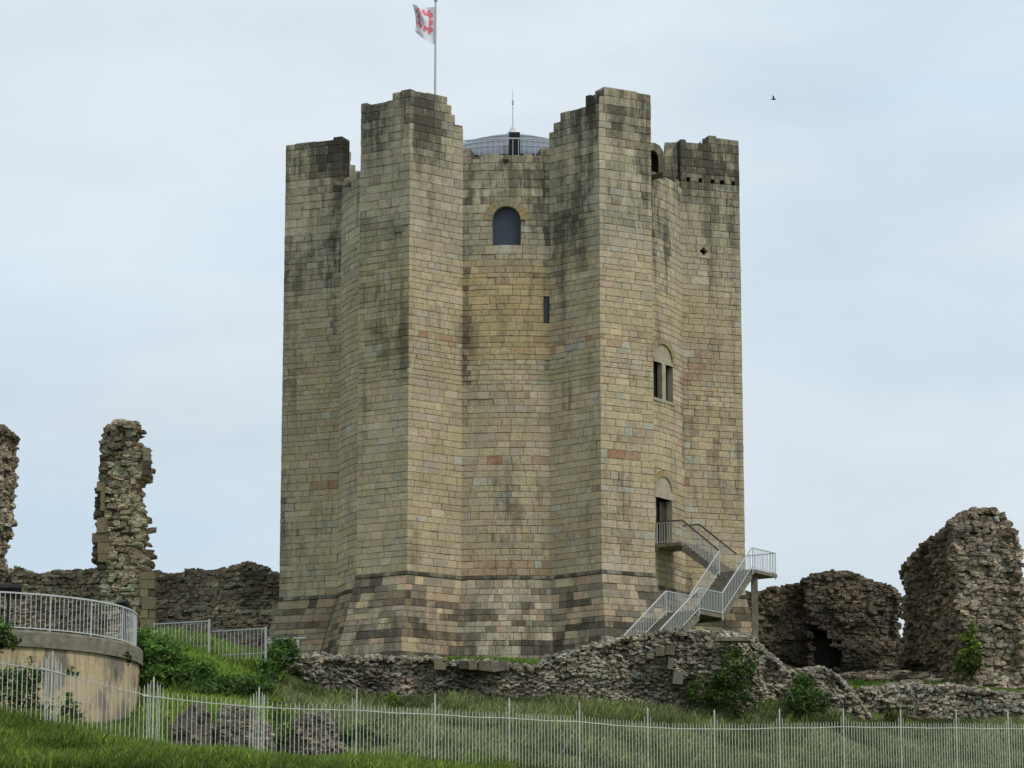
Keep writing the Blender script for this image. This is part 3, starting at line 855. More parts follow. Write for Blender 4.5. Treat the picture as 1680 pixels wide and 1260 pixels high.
def rail_run(a, b, hgt=1.0, n=None, post=(True, True), dark=False, name='railing'):
    a = Vector(a); b = Vector(b)
    L = (Vector((b.x, b.y, 0)) - Vector((a.x, a.y, 0))).length; n = n or max(2, int(L / .135))
    mb = MB(); H = Vector((0, 0, hgt))
    for i in range(1, n):
        q = a.lerp(b, i / n); mb.bar(q + Vector((0, 0, .07)), q + H, .022)
    mb.bar(a + Vector((0, 0, .08)), b + Vector((0, 0, .08)), .03)
    mb.bar(a + H, b + H, .055, .04)
    if post[0]: mb.bar(a - Vector((0, 0, .25)), a + H, .05)
    if post[1]: mb.bar(b - Vector((0, 0, .25)), b + H, .05)
    o = mb.build(name, M['white'], stair)
    if dark:
        m2 = MB(); m2.bar(a + H + Vector((0, 0, .045)), b + H + Vector((0, 0, .045)), .075, .05); m2.build('handrail', M['brown_rail'], o)
e_ = .05
rail_run(S(.05, U0 + e_, ZL1), S(A_V0, U0 + e_, ZL1), dark=True)
rail_run(S(A_V0, U0 + e_, ZL1), S(B_V0 - .05, U0 + e_, ZL2), post=(0, 1), dark=True)
rail_run(S(.5, U1 - e_, ZL1), S(A_V0, U1 - e_, ZL1), dark=True)
rail_run(S(A_V0, U1 - e_, ZL1), S(B_V0, U1 - e_, ZL2), post=(0, 1), dark=True)
rail_run(S(B_V0, U1 + .45, ZL2), S(B_V1 + .05, U1 + .45, ZL2), post=(1, 1))
rail_run(S(B_V1 + .05, U1 + .45, ZL2), S(B_V1 + .05, U0, ZL2), post=(0, 1))
rail_run(S(B_V1, UB0, ZL2), S(B_V1, UB1, ZL3), post=(0, 1)); rail_run(S(B_V0, UB0, ZL2), S(B_V0, UB1, ZL3), post=(1, 1))
rail_run(S(B_V1, UB1, ZL3), S(B_V1, UC1, ZL3), post=(0, 1)); rail_run(S(B_V0, UB1, ZL3), S(B_V0, UC1, ZL3), post=(0, 1))
rail_run(S(B_V1, UC1, ZL3), S(B_V1, UD1, ZL4), post=(0, 1)); rail_run(S(B_V0, UC1, ZL3), S(B_V0, UD1, ZL4), post=(0, 1))
mb = MB()
cpt = S(4.95, -.1, 0); mb.bar((cpt.x, cpt.y, g1(cpt.x, cpt.y) - .4), (cpt.x, cpt.y, ZL2 - .16), .3, .3); mb.build('column', M['concrete'], stair)
mb = MB(); q = S(4.4, UC1 + .4, 0); mb.bar((q.x, q.y, g1(q.x, q.y) - .4), (q.x, q.y, ZL3 - .16), .5, .4); mb.build('column', M['concrete'], stair)

# ------------------------------------------------------------------ rubble masonry
def cube26():
    V = []; ids = {}
    for x in (-1, 0, 1):
        for y in (-1, 0, 1):
            for z in (-1, 0, 1):
                if (x, y, z) != (0, 0, 0): ids[(x, y, z)] = len(V); V.append((x, y, z))
    F = []
    for ax in range(3):
        for sg in (-1, 1):
            for a in (-1, 0):
                for b in (-1, 0):
                    q = []
                    for da, db in ((0, 0), (1, 0), (1, 1), (0, 1)):
                        p = [0, 0, 0]; p[ax] = sg; p[(ax + 1) % 3] = a + da; p[(ax + 2) % 3] = b + db; q.append(ids[tuple(p)])
                    F.append(q if sg > 0 else q[::-1])
    V = np.array(V, float)
    L = np.linalg.norm(V, axis=1, keepdims=True)
    k = np.where(L > 1.6, .80, np.where(L > 1.3, .92, 1.0)) 
    return V * k, np.array(F)
TV, TF = cube26()

class Stones:
    def __init__(s): s.c = []; s.ax = []; s.sz = []; s.col = []; s.g = []; s.jit = []
    def add(s, c, ax, size, col, g=.3, jit=.16):
        s.c.append(c); s.ax.append(ax); s.sz.append(size); s.col.append(col); s.g.append(g); s.jit.append(jit)
    def mesh(s):
        n = len(s.c); c = np.array(s.c); ax = np.array(s.ax); sz = np.array(s.sz) / 2
        t = TV[None] + NR.normal(0, 1, (n, 26, 3)) * np.array(s.jit)[:, None, None]
        t = t * sz[:, None, :]
        V = np.einsum('nki,nij->nkj', t, ax) + c[:, None, :]
        F = (TF[None] + (np.arange(n) * 26)[:, None, None]).reshape(-1, 4)
        return V.reshape(-1, 3), F, np.repeat(np.array(s.col), 26, 0), np.repeat(np.array(s.g), 26)

def frame(tang, r, tilt=.12):
    """rows: along, outward, up - slightly rotated"""
    t = Vector(tang).normalized(); up = Vector((0, 0, 1)); n = t.cross(up)
    m = Matrix((t, n, up)); 
    e = Matrix.Rotation(r.gauss(0, tilt), 3, n) @ Matrix.Rotation(r.gauss(0, tilt * .8), 3, up) @ Matrix.Rotation(r.gauss(0, tilt), 3, t)
    return [tuple((e @ Vector(row))[:]) for row in m]

RPAL = [((144, 137, 124), 4), ((131, 125, 114), 4), ((117, 112, 102), 4), ((160, 152, 135), 2.0), ((104, 99, 90), 2.5), ((178, 164, 136), 1.0), ((156, 138, 120), 1.5), ((190, 184, 168), .5)]
DPAL = [((122, 114, 99), 4), ((134, 126, 108), 3), ((108, 102, 90), 4), ((148, 138, 116), 1.6), ((94, 90, 81), 3)]
LPAL = [((168, 156, 130), 4), ((154, 144, 122), 4), ((138, 128, 110), 3), ((182, 170, 138), 2.0), ((122, 114, 99), 3), ((106, 99, 88), 2)]

def rubble_wall(name, path, thick, top, label, cat, seed, pal=RPAL, sw=.34, sh=.19, rough=.09, depth=.34, shape=None, group=None,
                erode=0.0, base=None, dark=None, back=True, tilt=.12, ends=(True, True), endpal=None, holes=(), sparse=1.0, topn=.12, parent=None, sink=.35, big=0.0, topsize=1.0, bright=1.0, uext=None):
    """path: [(px, Y)] seen front line; top: [(px, py)] skyline; thick in metres away from the viewer"""
    r = random.Random(seed)
    midpy = sum(q[1] for q in top) / len(top) + 30
    pl = [P(px, midpy, Y) for px, Y in path]; pl = [Vector((q.x, q.y, 0)) for q in pl]
    seg = [(b - a).length for a, b in zip(pl, pl[1:])]; LEN = sum(seg)
    def at(s):
        s = clamp(s, 0, LEN - 1e-6)
        for a, b, l in zip(pl, pl[1:], seg):
            if s <= l: return a.lerp(b, s / l), (b - a).normalized()
            s -= l
        return pl[-1].copy(), (pl[-1] - pl[-2]).normalized()
    def nin(t):
        n = Vector((-t.y, t.x, 0)); return n       # to the left of travel = away from the viewer for left-to-right paths
    NS = max(6, int(LEN / .5)); 
    def gbase(s):
        q, t = at(s); 
        return base if base is not None else min(g1(q.x, q.y), g1(*(q + nin(t) * thick)[:2])) - sink
    bs = [gbase(LEN * i / NS) for i in range(NS + 1)]
    def bot(s): 
        u = clamp(s / LEN) * NS; i = min(int(u), NS - 1); return bs[i] + (bs[i + 1] - bs[i]) * (u - i)
    def topz(s, u=0.0):
        q, t = at(s); q = q + nin(t) * u
        z = zat(interp(top, pix(q.x, q.y, zat(midpy, q.y))[0]), q.y)
        return z
    def edge(z):      # shift of the two ends with height, metres
        return shape(z) if shape else (0.0, LEN)
    def off(s, z):    # relief of the face, metres outward
        q, t = at(s)
        e = fbm(q.x * .55 + seed, q.y * .55, z * .6, 3) * rough * 1.6
        if erode:
            w = fbm(q.x * .35 + seed * 3.1, q.y * .35, z * .45 + 4, 3)
            e -= erode * smooth01(.05, .45, w)
        return e
    def inhole(px, py):
        k = 1 + .55 * fbm(px * .045, py * .045, seed, 3)
        return any(abs(px - hx) < hw_ * (k if hw_ > 5 else 1) and abs(py - hy) < hh_ * (k if hw_ > 5 else 1) for hx, hy, hw_, hh_ in holes)
    st = Stones()
    def place(q, t, z, w, h, d, o, face):
        n = nin(t)
        c = q - n * o if face == 'front' else q + n * o
        pp = endpal if (face == 'end' and endpal) else pal
        col = pick(pp, r)
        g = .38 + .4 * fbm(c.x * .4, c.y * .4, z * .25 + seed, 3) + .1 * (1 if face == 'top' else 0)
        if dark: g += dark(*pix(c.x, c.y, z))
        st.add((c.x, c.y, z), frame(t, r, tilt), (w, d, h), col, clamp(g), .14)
    # front (and back) face
    zmin = min(bs); zmax = max(topz(LEN * i / 60) for i in range(61)) + .3
    for face in (('front', 'back') if back else ('front',)):
        z = zmin
        while z < zmax:
            h = sh * r.uniform(.65, 1.45)
            e0, e1 = edge(z + h / 2)
            s = e0 - r.random() * sw * .5
            while s < e1:
                w = sw * r.uniform(.55, 1.6) * (1.6 if face == 'back' else 1)
                if big and r.random() < big: w *= 1.6
                sm = s + w / 2; zc = z + h / 2 + r.gauss(0, sh * .12)
                if zc > bot(sm) - .1 and zc < topz(sm) + r.gauss(0, topn * .6) and sm > e0 - .1 and sm < e1 + .1 and r.random() < sparse:
                    q, t = at(sm); o = off(sm, zc) - depth * .32 + max(-.1, r.gauss(0, rough * .5))
                    if sm < 0 or sm > LEN: q = q + t * (sm if sm < 0 else sm - LEN)
                    px, py = pix(q.x, q.y, zc)
                    if not inhole(px, py):
                        if face == 'front': place(q, t, zc, w * 1.06, h * r.uniform(1.0, 1.25), depth * r.uniform(.7, 1.3), o, 'front')
                        else: place(q, t, zc, w * 1.06, h * 1.15, depth, thick - depth * .32 + off(sm, zc + 50), 'back')
                s += w
            z += h
    # ends
    for k, do in enumerate(ends):
        if not do: continue
        z = zmin
        while z < zmax:
            h = sh * r.uniform(.65, 1.45); zc = z + h / 2
            s = edge(zc)[k]; u = r.random() * sw * .4
            q, t = at(clamp(s, 0, LEN)); q = q + t * (s - clamp(s, 0, LEN)); n = nin(t)
            while u < thick + (uext(zc) if uext else 0):
                w = sw * r.uniform(.55, 1.5)
                if bot(clamp(s, 0, LEN)) - .1 < zc < topz(clamp(s, 0, LEN), u + w / 2) + r.gauss(0, topn * .6) and u < thick + (uext(zc) if uext else 0):
                    c = q + n * (u + w / 2) + t * (1 if k else -1) * (off(u + 30 * k, zc) - depth * .32 + r.gauss(0, rough * .5))
                    col = pick(endpal or pal, r)
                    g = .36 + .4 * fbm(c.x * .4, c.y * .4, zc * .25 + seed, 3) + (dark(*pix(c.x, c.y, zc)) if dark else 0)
                    st.add((c.x, c.y, zc), frame(n, r, tilt), (w * 1.06, depth * r.uniform(.7, 1.3), h * 1.12), col, clamp(g), .14)
                u += w
            z += h
    # top
    s = 0.0
    while s < LEN:
        w = sw * r.uniform(.7, 1.4) * topsize; u = depth * .1
        q, t = at(s + w / 2); n = nin(t); zt = topz(s + w / 2); e0, e1 = edge(zt)
        while u < thick:
            d = sw * r.uniform(.7, 1.4) * topsize; zt = topz(s + w / 2, u)
            if e0 - .1 < s + w / 2 < e1 + .1 and zt > bot(s) + .1:
                h = sh * r.uniform(.8, 1.6)
                zz = zt - h * .25 + topn * fbm(q.x + n.x * u, q.y + n.y * u, seed, 3) + r.gauss(0, topn * .35)
                c = q + n * (u + d / 2 * .5)
                col = pick(pal, r)
                st.add((c.x, c.y, zz), frame(t, r, tilt * 1.3), (w * 1.1, d * 1.1, h * 1.3), col, clamp(.45 + .3 * r.random()), .16)
            u += d
        s += w
    # mortar core
    mb = MB(); ZN = 26; ins = depth * .22; eins = depth * .5 + erode * .75 + rough * .5; SN = max(8, int(LEN / .25))
    def corept(i, j, sd):
        zf = j / ZN; s = LEN * i / SN
        z = bot(s) + (topz(s, thick * sd) - .08 - bot(s)) * zf
        e0, e1 = edge(z); s2 = e0 + (e1 - e0) * i / SN; s2 = clamp(s2, e0 + (eins if ends[0] else ins), e1 - (eins if ends[1] else ins))
        q, t = at(clamp(s2, 0, LEN)); q = q + t * (s2 - clamp(s2, 0, LEN)); n = nin(t)
        if sd == 0: c = q - n * (off(s2, z) - ins + .12 * rough * n3(q.x * 4, q.y * 4, z * 5))
        else: c = q + n * (thick - ins + (uext(z) if uext else 0))
        return (c.x, c.y, z)
    V = [corept(i, j, sd) for sd in (0, 1) for i in range(SN + 1) for j in range(ZN + 1)]
    K = (SN + 1) * (ZN + 1); I = lambda sd, i, j: sd * K + i * (ZN + 1) + j
    F = []
    for sd in (0, 1):
        for i in range(SN):
            for j in range(ZN):
                a = np.mean([V[I(sd, i, j)], V[I(sd, i + 1, j + 1)]], 0)
                if holes and inhole(*pix(*a)): continue
                f = (I(sd, i, j), I(sd, i + 1, j), I(sd, i + 1, j + 1), I(sd, i, j + 1)); F.append(f if sd == 0 else f[::-1])
    for i in range(SN): F.append((I(0, i, ZN), I(0, i + 1, ZN), I(1, i + 1, ZN), I(1, i, ZN)))
    for i in (0, SN):
        for j in range(ZN): F.append((I(0, i, j), I(0, i, j + 1), I(1, i, j + 1), I(1, i, j)))
    SV, SF, SC, SG = st.mesh()
    nv = len(V)
    AV = np.concatenate([np.array(V), SV]); 
    SC = SC * .68 + SC.mean(0) * .32; SC = np.clip(SC * np.array([2.74, 2.56, 2.62]) * bright, 0, .62)
    cc = np.concatenate([np.tile(np.array(lin((100, 94, 82))), (nv, 1)), SC]); gg = np.concatenate([np.full(nv, .6), SG])
    o = raw(name, AV, F + (SF + nv).tolist(), M['rubble'], parent, cc, gg)
    if label: tag(o, label, cat, group)
    return o, (at, nin, topz, bot, LEN)

# --- left of the keep
rubble_wall('ruined_wall', [(-150, 152), (12, 150)], 2.2, [(-150, 690), (-40, 690), (0, 702), (8, 706), (10, 714), (27, 716), (30, 730)],
            'tall ruined rubble wall end cut off by the left edge of the photo', 'ruined wall', 21, pal=RPAL, sw=.34, sh=.2, rough=.13, bright=.66,
            shape=lambda z: (0.0, 4.85 + interp([(18, -.65), (21, -.65), (22.5, -.5), (24, -.05), (25, -.05), (29, .05)], z)), base=17.0, erode=.1)
pl_l = [(686, .62), (700, .78), (725, .98), (735, 1.0), (760, 1.05), (800, 1.15), (830, 1.25), (880, 1.2), (918, 1.3), (925, .95), (960, .75), (1000, .9), (1040, .9)]
pl_r = [(686, .25), (692, .85), (720, 1.15), (734, 1.2), (735, 1.65), (778, 1.65), (785, 1.2), (810, 1.15), (850, 1.6), (862, 1.65), (880, 1.55), (920, 1.6), (935, 1.9), (960, 1.7), (1040, 1.75)]
zpl = [(zat(a, 151), b) for a, b in pl_l][::-1]; zpr = [(zat(a, 151), b) for a, b in pl_r][::-1]
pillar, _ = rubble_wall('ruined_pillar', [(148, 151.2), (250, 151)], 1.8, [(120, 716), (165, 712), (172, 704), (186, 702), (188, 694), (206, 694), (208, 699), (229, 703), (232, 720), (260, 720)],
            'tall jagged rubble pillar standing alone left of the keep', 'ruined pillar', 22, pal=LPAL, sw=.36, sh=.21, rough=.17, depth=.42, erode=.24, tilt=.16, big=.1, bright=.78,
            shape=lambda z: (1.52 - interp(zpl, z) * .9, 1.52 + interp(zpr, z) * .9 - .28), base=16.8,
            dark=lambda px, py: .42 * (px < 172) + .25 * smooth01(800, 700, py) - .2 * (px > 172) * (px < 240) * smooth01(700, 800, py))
# dressed stones left in the pillar
def blocks(name, rows, Y, parent, seed, pal=LPAL, depth=.5):
    r = random.Random(seed); mb = MB()
    for x0, x1, y0, y1 in rows:
        a = P(x0, y1, Y); b = P(x1, y0, Y); yo = r.uniform(-.04, .04); g = .012
        mb.hexa([(a.x + g, Y + yo, a.z + g), (b.x - g, Y + yo, a.z + g), (b.x - g, Y + depth, a.z + g), (a.x + g, Y + depth, a.z + g),
                 (a.x + g, Y + yo, b.z - g), (b.x - g, Y + yo, b.z - g), (b.x - g, Y + depth, b.z - g), (a.x + g, Y + depth, b.z - g)], pick(pal, r), .2)
    return mb.build(name, M['ashlar'], parent, attr=True)
BPAL = [((160, 146, 112), 3), ((148, 136, 106), 3), ((140, 130, 108), 2), ((168, 152, 116), 1)]
blocks('dressed_quoin', [(230, 255, 938, 951), (229, 254, 951, 966), (229, 243, 966, 979), (232, 256, 979, 1000), (230, 243, 1000, 1014), (243, 255, 1000, 1014), (229, 255, 1014, 1040)], 150.6, pillar, 3, BPAL)
blocks('dressed_jamb', [(158, 172, 790, 806), (164, 172, 806, 838), (158, 176, 850, 874), (150, 178, 874, 890), (159, 178, 890, 908), (160, 176, 908, 922)], 150.8, pillar, 4, [((140, 128, 102), 3), ((124, 114, 94), 2)])
blocks('dressed_corner', [(234, 246, 734, 756), (233, 247, 756, 768), (234, 245, 768, 780)], 150.9, pillar, 5, DPAL)

rubble_wall('curtain_wall', [(-200, 163), (150, 160), (456, 157)], 1.9,
            [(-200, 938), (0, 938), (30, 937), (60, 945), (90, 941), (120, 938), (160, 936), (255, 941), (280, 946), (303, 944), (306, 937), (330, 937), (332, 940), (370, 938), (385, 930), (400, 927), (425, 930), (440, 937), (450, 945), (456, 952)],
            'long dark curtain wall behind the rubble pillar, its rounded end touching the left of the keep', 'curtain wall', 23, pal=DPAL, sw=.36, sh=.17, rough=.07, depth=.3, tilt=.07, bright=1.15,
            dark=lambda px, py: .2 + .3 * (px > 400) * (py < 1000) - .3 * (py > 985), base=15.8)

# --- front wall at the foot of the keep
fw, fwi = rubble_wall('ruined_wall', [(436, 130.5), (520, 130), (800, 130), (1000, 130.3), (1200, 131), (1290, 132.5), (1345, 134), (1425, 136.5)], 2.2,
            [(436, 1120), (445, 1102), (470, 1080), (500, 1078), (600, 1080), (700, 1083), (745, 1088), (755, 1086), (830, 1092), (850, 1098), (885, 1092), (900, 1081), (930, 1074), (960, 1066), (1000, 1056), (1030, 1048), (1060, 1045), (1100, 1037), (1150, 1039), (1200, 1042), (1240, 1050), (1250, 1066), (1275, 1085), (1290, 1100), (1300, 1108), (1310, 1105), (1325, 1100), (1345, 1100), (1370, 1108), (1390, 1126), (1410, 1150), (1428, 1175)],
            'long low ruined rubble wall in front of the keep, rising to a hump below the stair', 'ruined wall', 24, pal=RPAL, sw=.2, sh=.1, rough=.17, depth=.34, erode=.3, tilt=.24, topn=.17, back=False, endpal=DPAL, bright=.95,
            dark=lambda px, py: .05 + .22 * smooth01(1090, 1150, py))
def fblock(name, x0, x1, y0, y1, Y, rot, col, parent, d=.6):
    a = P(x0, y1, Y); b = P(x1, y0, Y); c = Vector(((a.x + b.x) / 2, Y, (a.z + b.z) / 2)); hx, hz = (b.x - a.x) / 2, (b.z - a.z) / 2
    m = Matrix.Rotation(rot, 3, 'Y') @ Matrix.Rotation(rot * .7, 3, 'Z')
    q = [c + m @ Vector((sx * hx * R.uniform(.88, 1), sy * d / 2, sz * hz * R.uniform(.88, 1))) for sz in (-1, 1) for sx, sy in ((-1, -1), (1, -1), (1, 1), (-1, 1))]
    mb = MB(); mb.hexa(q, lin(col), .35); return mb.build(name, M['ashlar'], parent, attr=True)
for a in [(712, 732, 1087, 1100, .02, (128, 120, 100)), (752, 768, 1085, 1099, .0, (80, 76, 68)), (768, 783, 1086, 1100, .03, (124, 116, 98)), (784, 806, 1085, 1102, .15, (112, 106, 94)), (806, 835, 1086, 1103, -.12, (126, 120, 108)),
          (1094, 1104, 1080, 1100, .12, (120, 114, 102)), (1103, 1120, 1103, 1124, .1, (122, 117, 106)), (1075, 1090, 1062, 1078, .0, (118, 112, 96)), (1060, 1072, 1072, 1082, .05, (124, 118, 100)), (1090, 1106, 1060, 1076, .1, (110, 104, 90)), (1170, 1232, 1046, 1053, 0, (130, 124, 108))]:
    fblock('squared_block', a[0], a[1], a[2], a[3], 129.75 + .004 * max(0, a[0] - 1000), a[4], a[5], fw)

# --- right of the keep
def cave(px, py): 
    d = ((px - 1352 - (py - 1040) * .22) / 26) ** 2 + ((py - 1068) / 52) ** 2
    return .75 * (d < 1) + .3 * (d < 2) + .12  # shadow of the hollow and its rim, painted in through the grime mask
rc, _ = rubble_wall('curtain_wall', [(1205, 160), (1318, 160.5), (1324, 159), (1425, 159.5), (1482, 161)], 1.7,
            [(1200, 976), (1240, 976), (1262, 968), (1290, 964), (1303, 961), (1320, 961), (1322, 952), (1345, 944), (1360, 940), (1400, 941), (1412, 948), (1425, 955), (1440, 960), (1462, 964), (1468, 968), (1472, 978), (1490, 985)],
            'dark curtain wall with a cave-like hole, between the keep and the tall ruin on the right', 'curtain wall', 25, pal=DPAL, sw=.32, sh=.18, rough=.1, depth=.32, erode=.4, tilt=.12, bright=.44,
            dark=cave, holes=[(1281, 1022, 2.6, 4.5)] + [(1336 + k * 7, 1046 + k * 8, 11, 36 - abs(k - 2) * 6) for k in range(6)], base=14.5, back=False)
# back of the cave, a recess in the wall
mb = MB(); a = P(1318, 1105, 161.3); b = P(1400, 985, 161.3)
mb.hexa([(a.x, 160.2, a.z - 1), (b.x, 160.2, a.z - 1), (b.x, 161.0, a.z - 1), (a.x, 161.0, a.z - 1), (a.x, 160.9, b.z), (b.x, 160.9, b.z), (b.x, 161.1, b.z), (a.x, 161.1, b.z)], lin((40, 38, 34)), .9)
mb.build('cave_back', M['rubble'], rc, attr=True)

# tall ruin on the right: a thick wall seen at its broken end
rr_top = [(1470, 950), (1474, 940), (1482, 930), (1498, 914), (1512, 900), (1520, 893), (1545, 876), (1555, 868), (1560, 858), (1578, 849), (1585, 842), (1600, 838), (1630, 841), (1645, 848), (1658, 858), (1665, 880), (1672, 930), (1680, 1000), (1692, 1080)]
ZR = [(zat(y, 148), v) for y, v in ((1150, .7), (1100, .55), (1000, .3), (900, .05), (838, -.2))]
rubble_wall('ruined_wall', [(1474, 156), (1520, 152.5), (1560, 149.5)], 3.3, rr_top,
            'tall dark rubble ruin with a broken end beside the right edge of the photo', 'ruined wall', 26, pal=DPAL, endpal=RPAL, sw=.34, sh=.2, rough=.18, depth=.42, erode=.35, tilt=.16, big=.08, bright=.82, uext=lambda z: interp([(14, 1.0), (18, .75), (22, .3), (25, 0)], z),
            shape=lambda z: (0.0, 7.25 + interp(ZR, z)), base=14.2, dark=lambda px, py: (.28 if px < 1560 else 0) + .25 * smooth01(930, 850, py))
rubble_wall('ruined_wall', [(1350, 139), (1440, 139), (1560, 139.5), (1780, 140)], 2.0,
            [(1340, 1150), (1400, 1140), (1440, 1131), (1452, 1128), (1462, 1124), (1540, 1128), (1555, 1126), (1580, 1130), (1620, 1136), (1680, 1142), (1800, 1150)],
            'low broken rubble wall across the foot of the tall right-hand ruin', 'ruined wall', 27, pal=RPAL, sw=.24, sh=.13, rough=.16, depth=.34, erode=.2, tilt=.24, bright=.95, topn=.16, back=False,
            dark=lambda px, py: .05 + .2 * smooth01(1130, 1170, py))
rubble_wall('wall_footing', [(1378, 151.5), (1440, 150), (1532, 149.3)], .9, [(1370, 1110), (1400, 1106), (1440, 1104), (1500, 1105), (1534, 1110)],
            'low grey wall footing on the grass before the right curtain wall', 'wall footing', 28, pal=[((116, 110, 98), 3), ((100, 96, 86), 3), ((128, 122, 106), 2)], sw=.7, sh=.2, rough=.03, depth=.3, tilt=.03, topn=.06, base=14.6, back=False)

# --- lumps of fallen masonry behind the fence
def lump(px0, px1, py0, py1, Y, label, seed, pal=RPAL, dens=170):
    r = random.Random(seed); a = P(px0, py1, Y); b = P(px1, py0, Y)
    c = Vector(((a.x + b.x) / 2, Y + .6, a.z)); rx, rz = (b.x - a.x) / 2, (b.z - a.z)
    st = Stones()
    V = []; nth, nph = 22, 10
    def surf(th, ph, k=1.0):
        d = Vector((math.cos(th) * math.cos(ph), math.sin(th) * math.cos(ph), math.sin(ph)))
        n = 1 + .22 * fbm(d.x * 1.6 + seed, d.y * 1.6, d.z * 1.6, 3)
        e = .8 if seed != 32 else .7
        q = Vector((math.copysign(abs(d.x) ** .9, d.x) * rx, math.copysign(abs(d.y) ** .75, d.y) * rx * .8, (abs(d.z) ** e) * rz * (1 - .3 * d.x * (seed == 32) - .25 * d.x * (seed == 33)))) * n * k
        return c + q, d
    for j in range(nph + 1):
        for i in range(nth): V.append(surf(2 * math.pi * i / nth, math.pi / 2 * j / nph * .99 - .05, .94)[0])
    F = [(j * nth + i, j * nth + (i + 1) % nth, (j + 1) * nth + (i + 1) % nth, (j + 1) * nth + i) for j in range(nph) for i in range(nth)]
    for k in range(int(dens * rx * rz)):
        th = r.uniform(0, 2 * math.pi); ph = math.asin(r.random() * .98); q, d = surf(th, ph, .90)
        t = Vector((-math.sin(th), math.cos(th), 0))
        w = r.uniform(.12, .34)
        st.add(q[:], frame(t, r, .35), (w, w * .8, w * r.uniform(.4, .8)), pick(pal, r), clamp(.3 + .4 * r.random()), .2)
    SV, SF, SC, SG = st.mesh(); nv = len(V)
    o = raw('fallen_masonry', np.concatenate([np.array([v[:] for v in V]), SV]), F + (SF + nv).tolist(), M['rubble'], None,
            np.concatenate([np.tile(np.array(lin((110, 104, 94))), (nv, 1)), np.clip((SC * .6 + SC.mean(0) * .4) * np.array([1.42, 1.38, 1.36]), 0, .7)]), np.concatenate([np.full(nv, .4), SG]))
    tag(o, label, 'fallen masonry', 'lumps of fallen masonry behind the railings'); return o
lump(280, 352, 1150, 1240, 111.3, 'smooth rounded dark lump of fallen masonry, leftmost behind the railings', 31, DPAL, 40)
lump(340, 455, 1158, 1243, 111.8, 'broad grey lump of fallen masonry, beside the rounded dark lump', 32)
lump(478, 562, 1164, 1248, 112.6, 'stony lump of fallen masonry, rightmost behind the railings', 33)

# ------------------------------------------------------------------ retaining wall with railing
RX, RY, RR = (-58 - 840) / FPX * (120.5 * CP + 13.5 * SP), 120.6, 6.85
zt = zat(1031, 114.0); zb = 7.5
def ring(mb, prof, a0=0, a1=360, n=96):
    V = []; F = []
    for r_, z_ in prof:
        for i in range(n + 1):
            t = rad(a0 + (a1 - a0) * i / n); V.append((RX + r_ * math.sin(t), RY - r_ * math.cos(t), z_))
    for k in range(len(prof) - 1):
        for i in range(n): F.append((k * (n + 1) + i, k * (n + 1) + i + 1, (k + 1) * (n + 1) + i + 1, (k + 1) * (n + 1) + i))
    mb.add(V, F)
ret = empty('retaining_wall', (RX, RY, 10.5), 'curved ochre rendered retaining wall with a concrete coping at lower left', 'retaining wall')
mb = MB(); ring(mb, [(RR + .12, zb), (RR, zt - .62)]); mb.build('rendered_face', M['render'], ret, smooth=True)
mb = MB(); ring(mb, [(RR - .02, zt - .62), (RR + .12, zt - .62), (RR + .12, zt - .08), (RR + .08, zt), (RR - .5, zt), (.01, zt)]); mb.build('coping', M['concrete'], ret)
wr = empty('curved_railing', (RX, RY, zt), 'white curved railing on the coping of the retaining wall', 'railing')
RP = RR - .18; HT = 1.42
mb = MB(); ring(mb, [(RP - .035, zt + HT - .03), (RP + .035, zt + HT - .03), (RP + .035, zt + HT + .03), (RP - .035, zt + HT + .03), (RP - .035, zt + HT - .03)], -110, 110); mb.build('handrail', M['white'], wr)
mb = MB(); ring(mb, [(RP - .02, zt + .10), (RP + .02, zt + .10), (RP + .02, zt + .14), (RP - .02, zt + .14), (RP - .02, zt + .10)], -110, 110); mb.build('bottom_rail', M['white'], wr)
posts = [-104, -88, -72, -56, -40, -24, -8, 8, 20.5, 38, 55, 74, 98]
for a0, a1 in zip(posts, posts[1:]):
    mb = MB(); n = max(3, round((a1 - a0) / 1.75))
    for i in range(1, n):
        t = rad(a0 + (a1 - a0) * i / n); x, y = RX + RP * math.sin(t), RY - RP * math.cos(t); mb.bar((x, y, zt + .12), (x, y, zt + HT), .026)
    mb.build('baluster_panel', M['white'], wr)
for a0 in posts:
    t = rad(a0); x, y = RX + RP * math.sin(t), RY - RP * math.cos(t)
    mb = MB(); mb.bar((x, y, zt - .1), (x, y, zt + HT), .055); mb.build('post', M['white'], wr)
# floodlights standing on the platform
def flood(px, py, Y, w, tilt, label, yaw=0):
    q = P(px, py, Y); o = empty('floodlight', (q.x, q.y, zt), label, 'floodlight', 'black floodlights behind the curved railing')
    mb = MB(); m = Matrix.Rotation(yaw, 3, 'Z') @ Matrix.Rotation(tilt, 3, 'X')
    def bx(lo, hi):
        mb.hexa([q + m @ Vector((x, y, z)) for z in (lo[2], hi[2]) for x, y in ((lo[0], lo[1]), (hi[0], lo[1]), (hi[0], hi[1]), (lo[0], hi[1]))])
    bx((-w / 2, -.28, -.1), (w / 2, .28, .06)); mb.build('lamp_housing', M['black'], o)
    mb = MB()
    bx((-w / 2 + .04, -.24, .062), (w / 2 - .04, .24, .075)); mb.build('lamp_glass', M['board'], o)
    mb = MB(); mb.bar((q.x, q.y + .05, zt), (q.x, q.y + .05, q.z - .02), .09); mb.build('stand', M['black'], o)
flood(14, 968, 117.5, 1.0, rad(-32), 'wide black floodlight at the left edge above the curved railing', rad(6))
flood(205, 995, 122.6, .55, rad(-48), 'small tilted black floodlight above the right end of the curved railing', rad(-35))

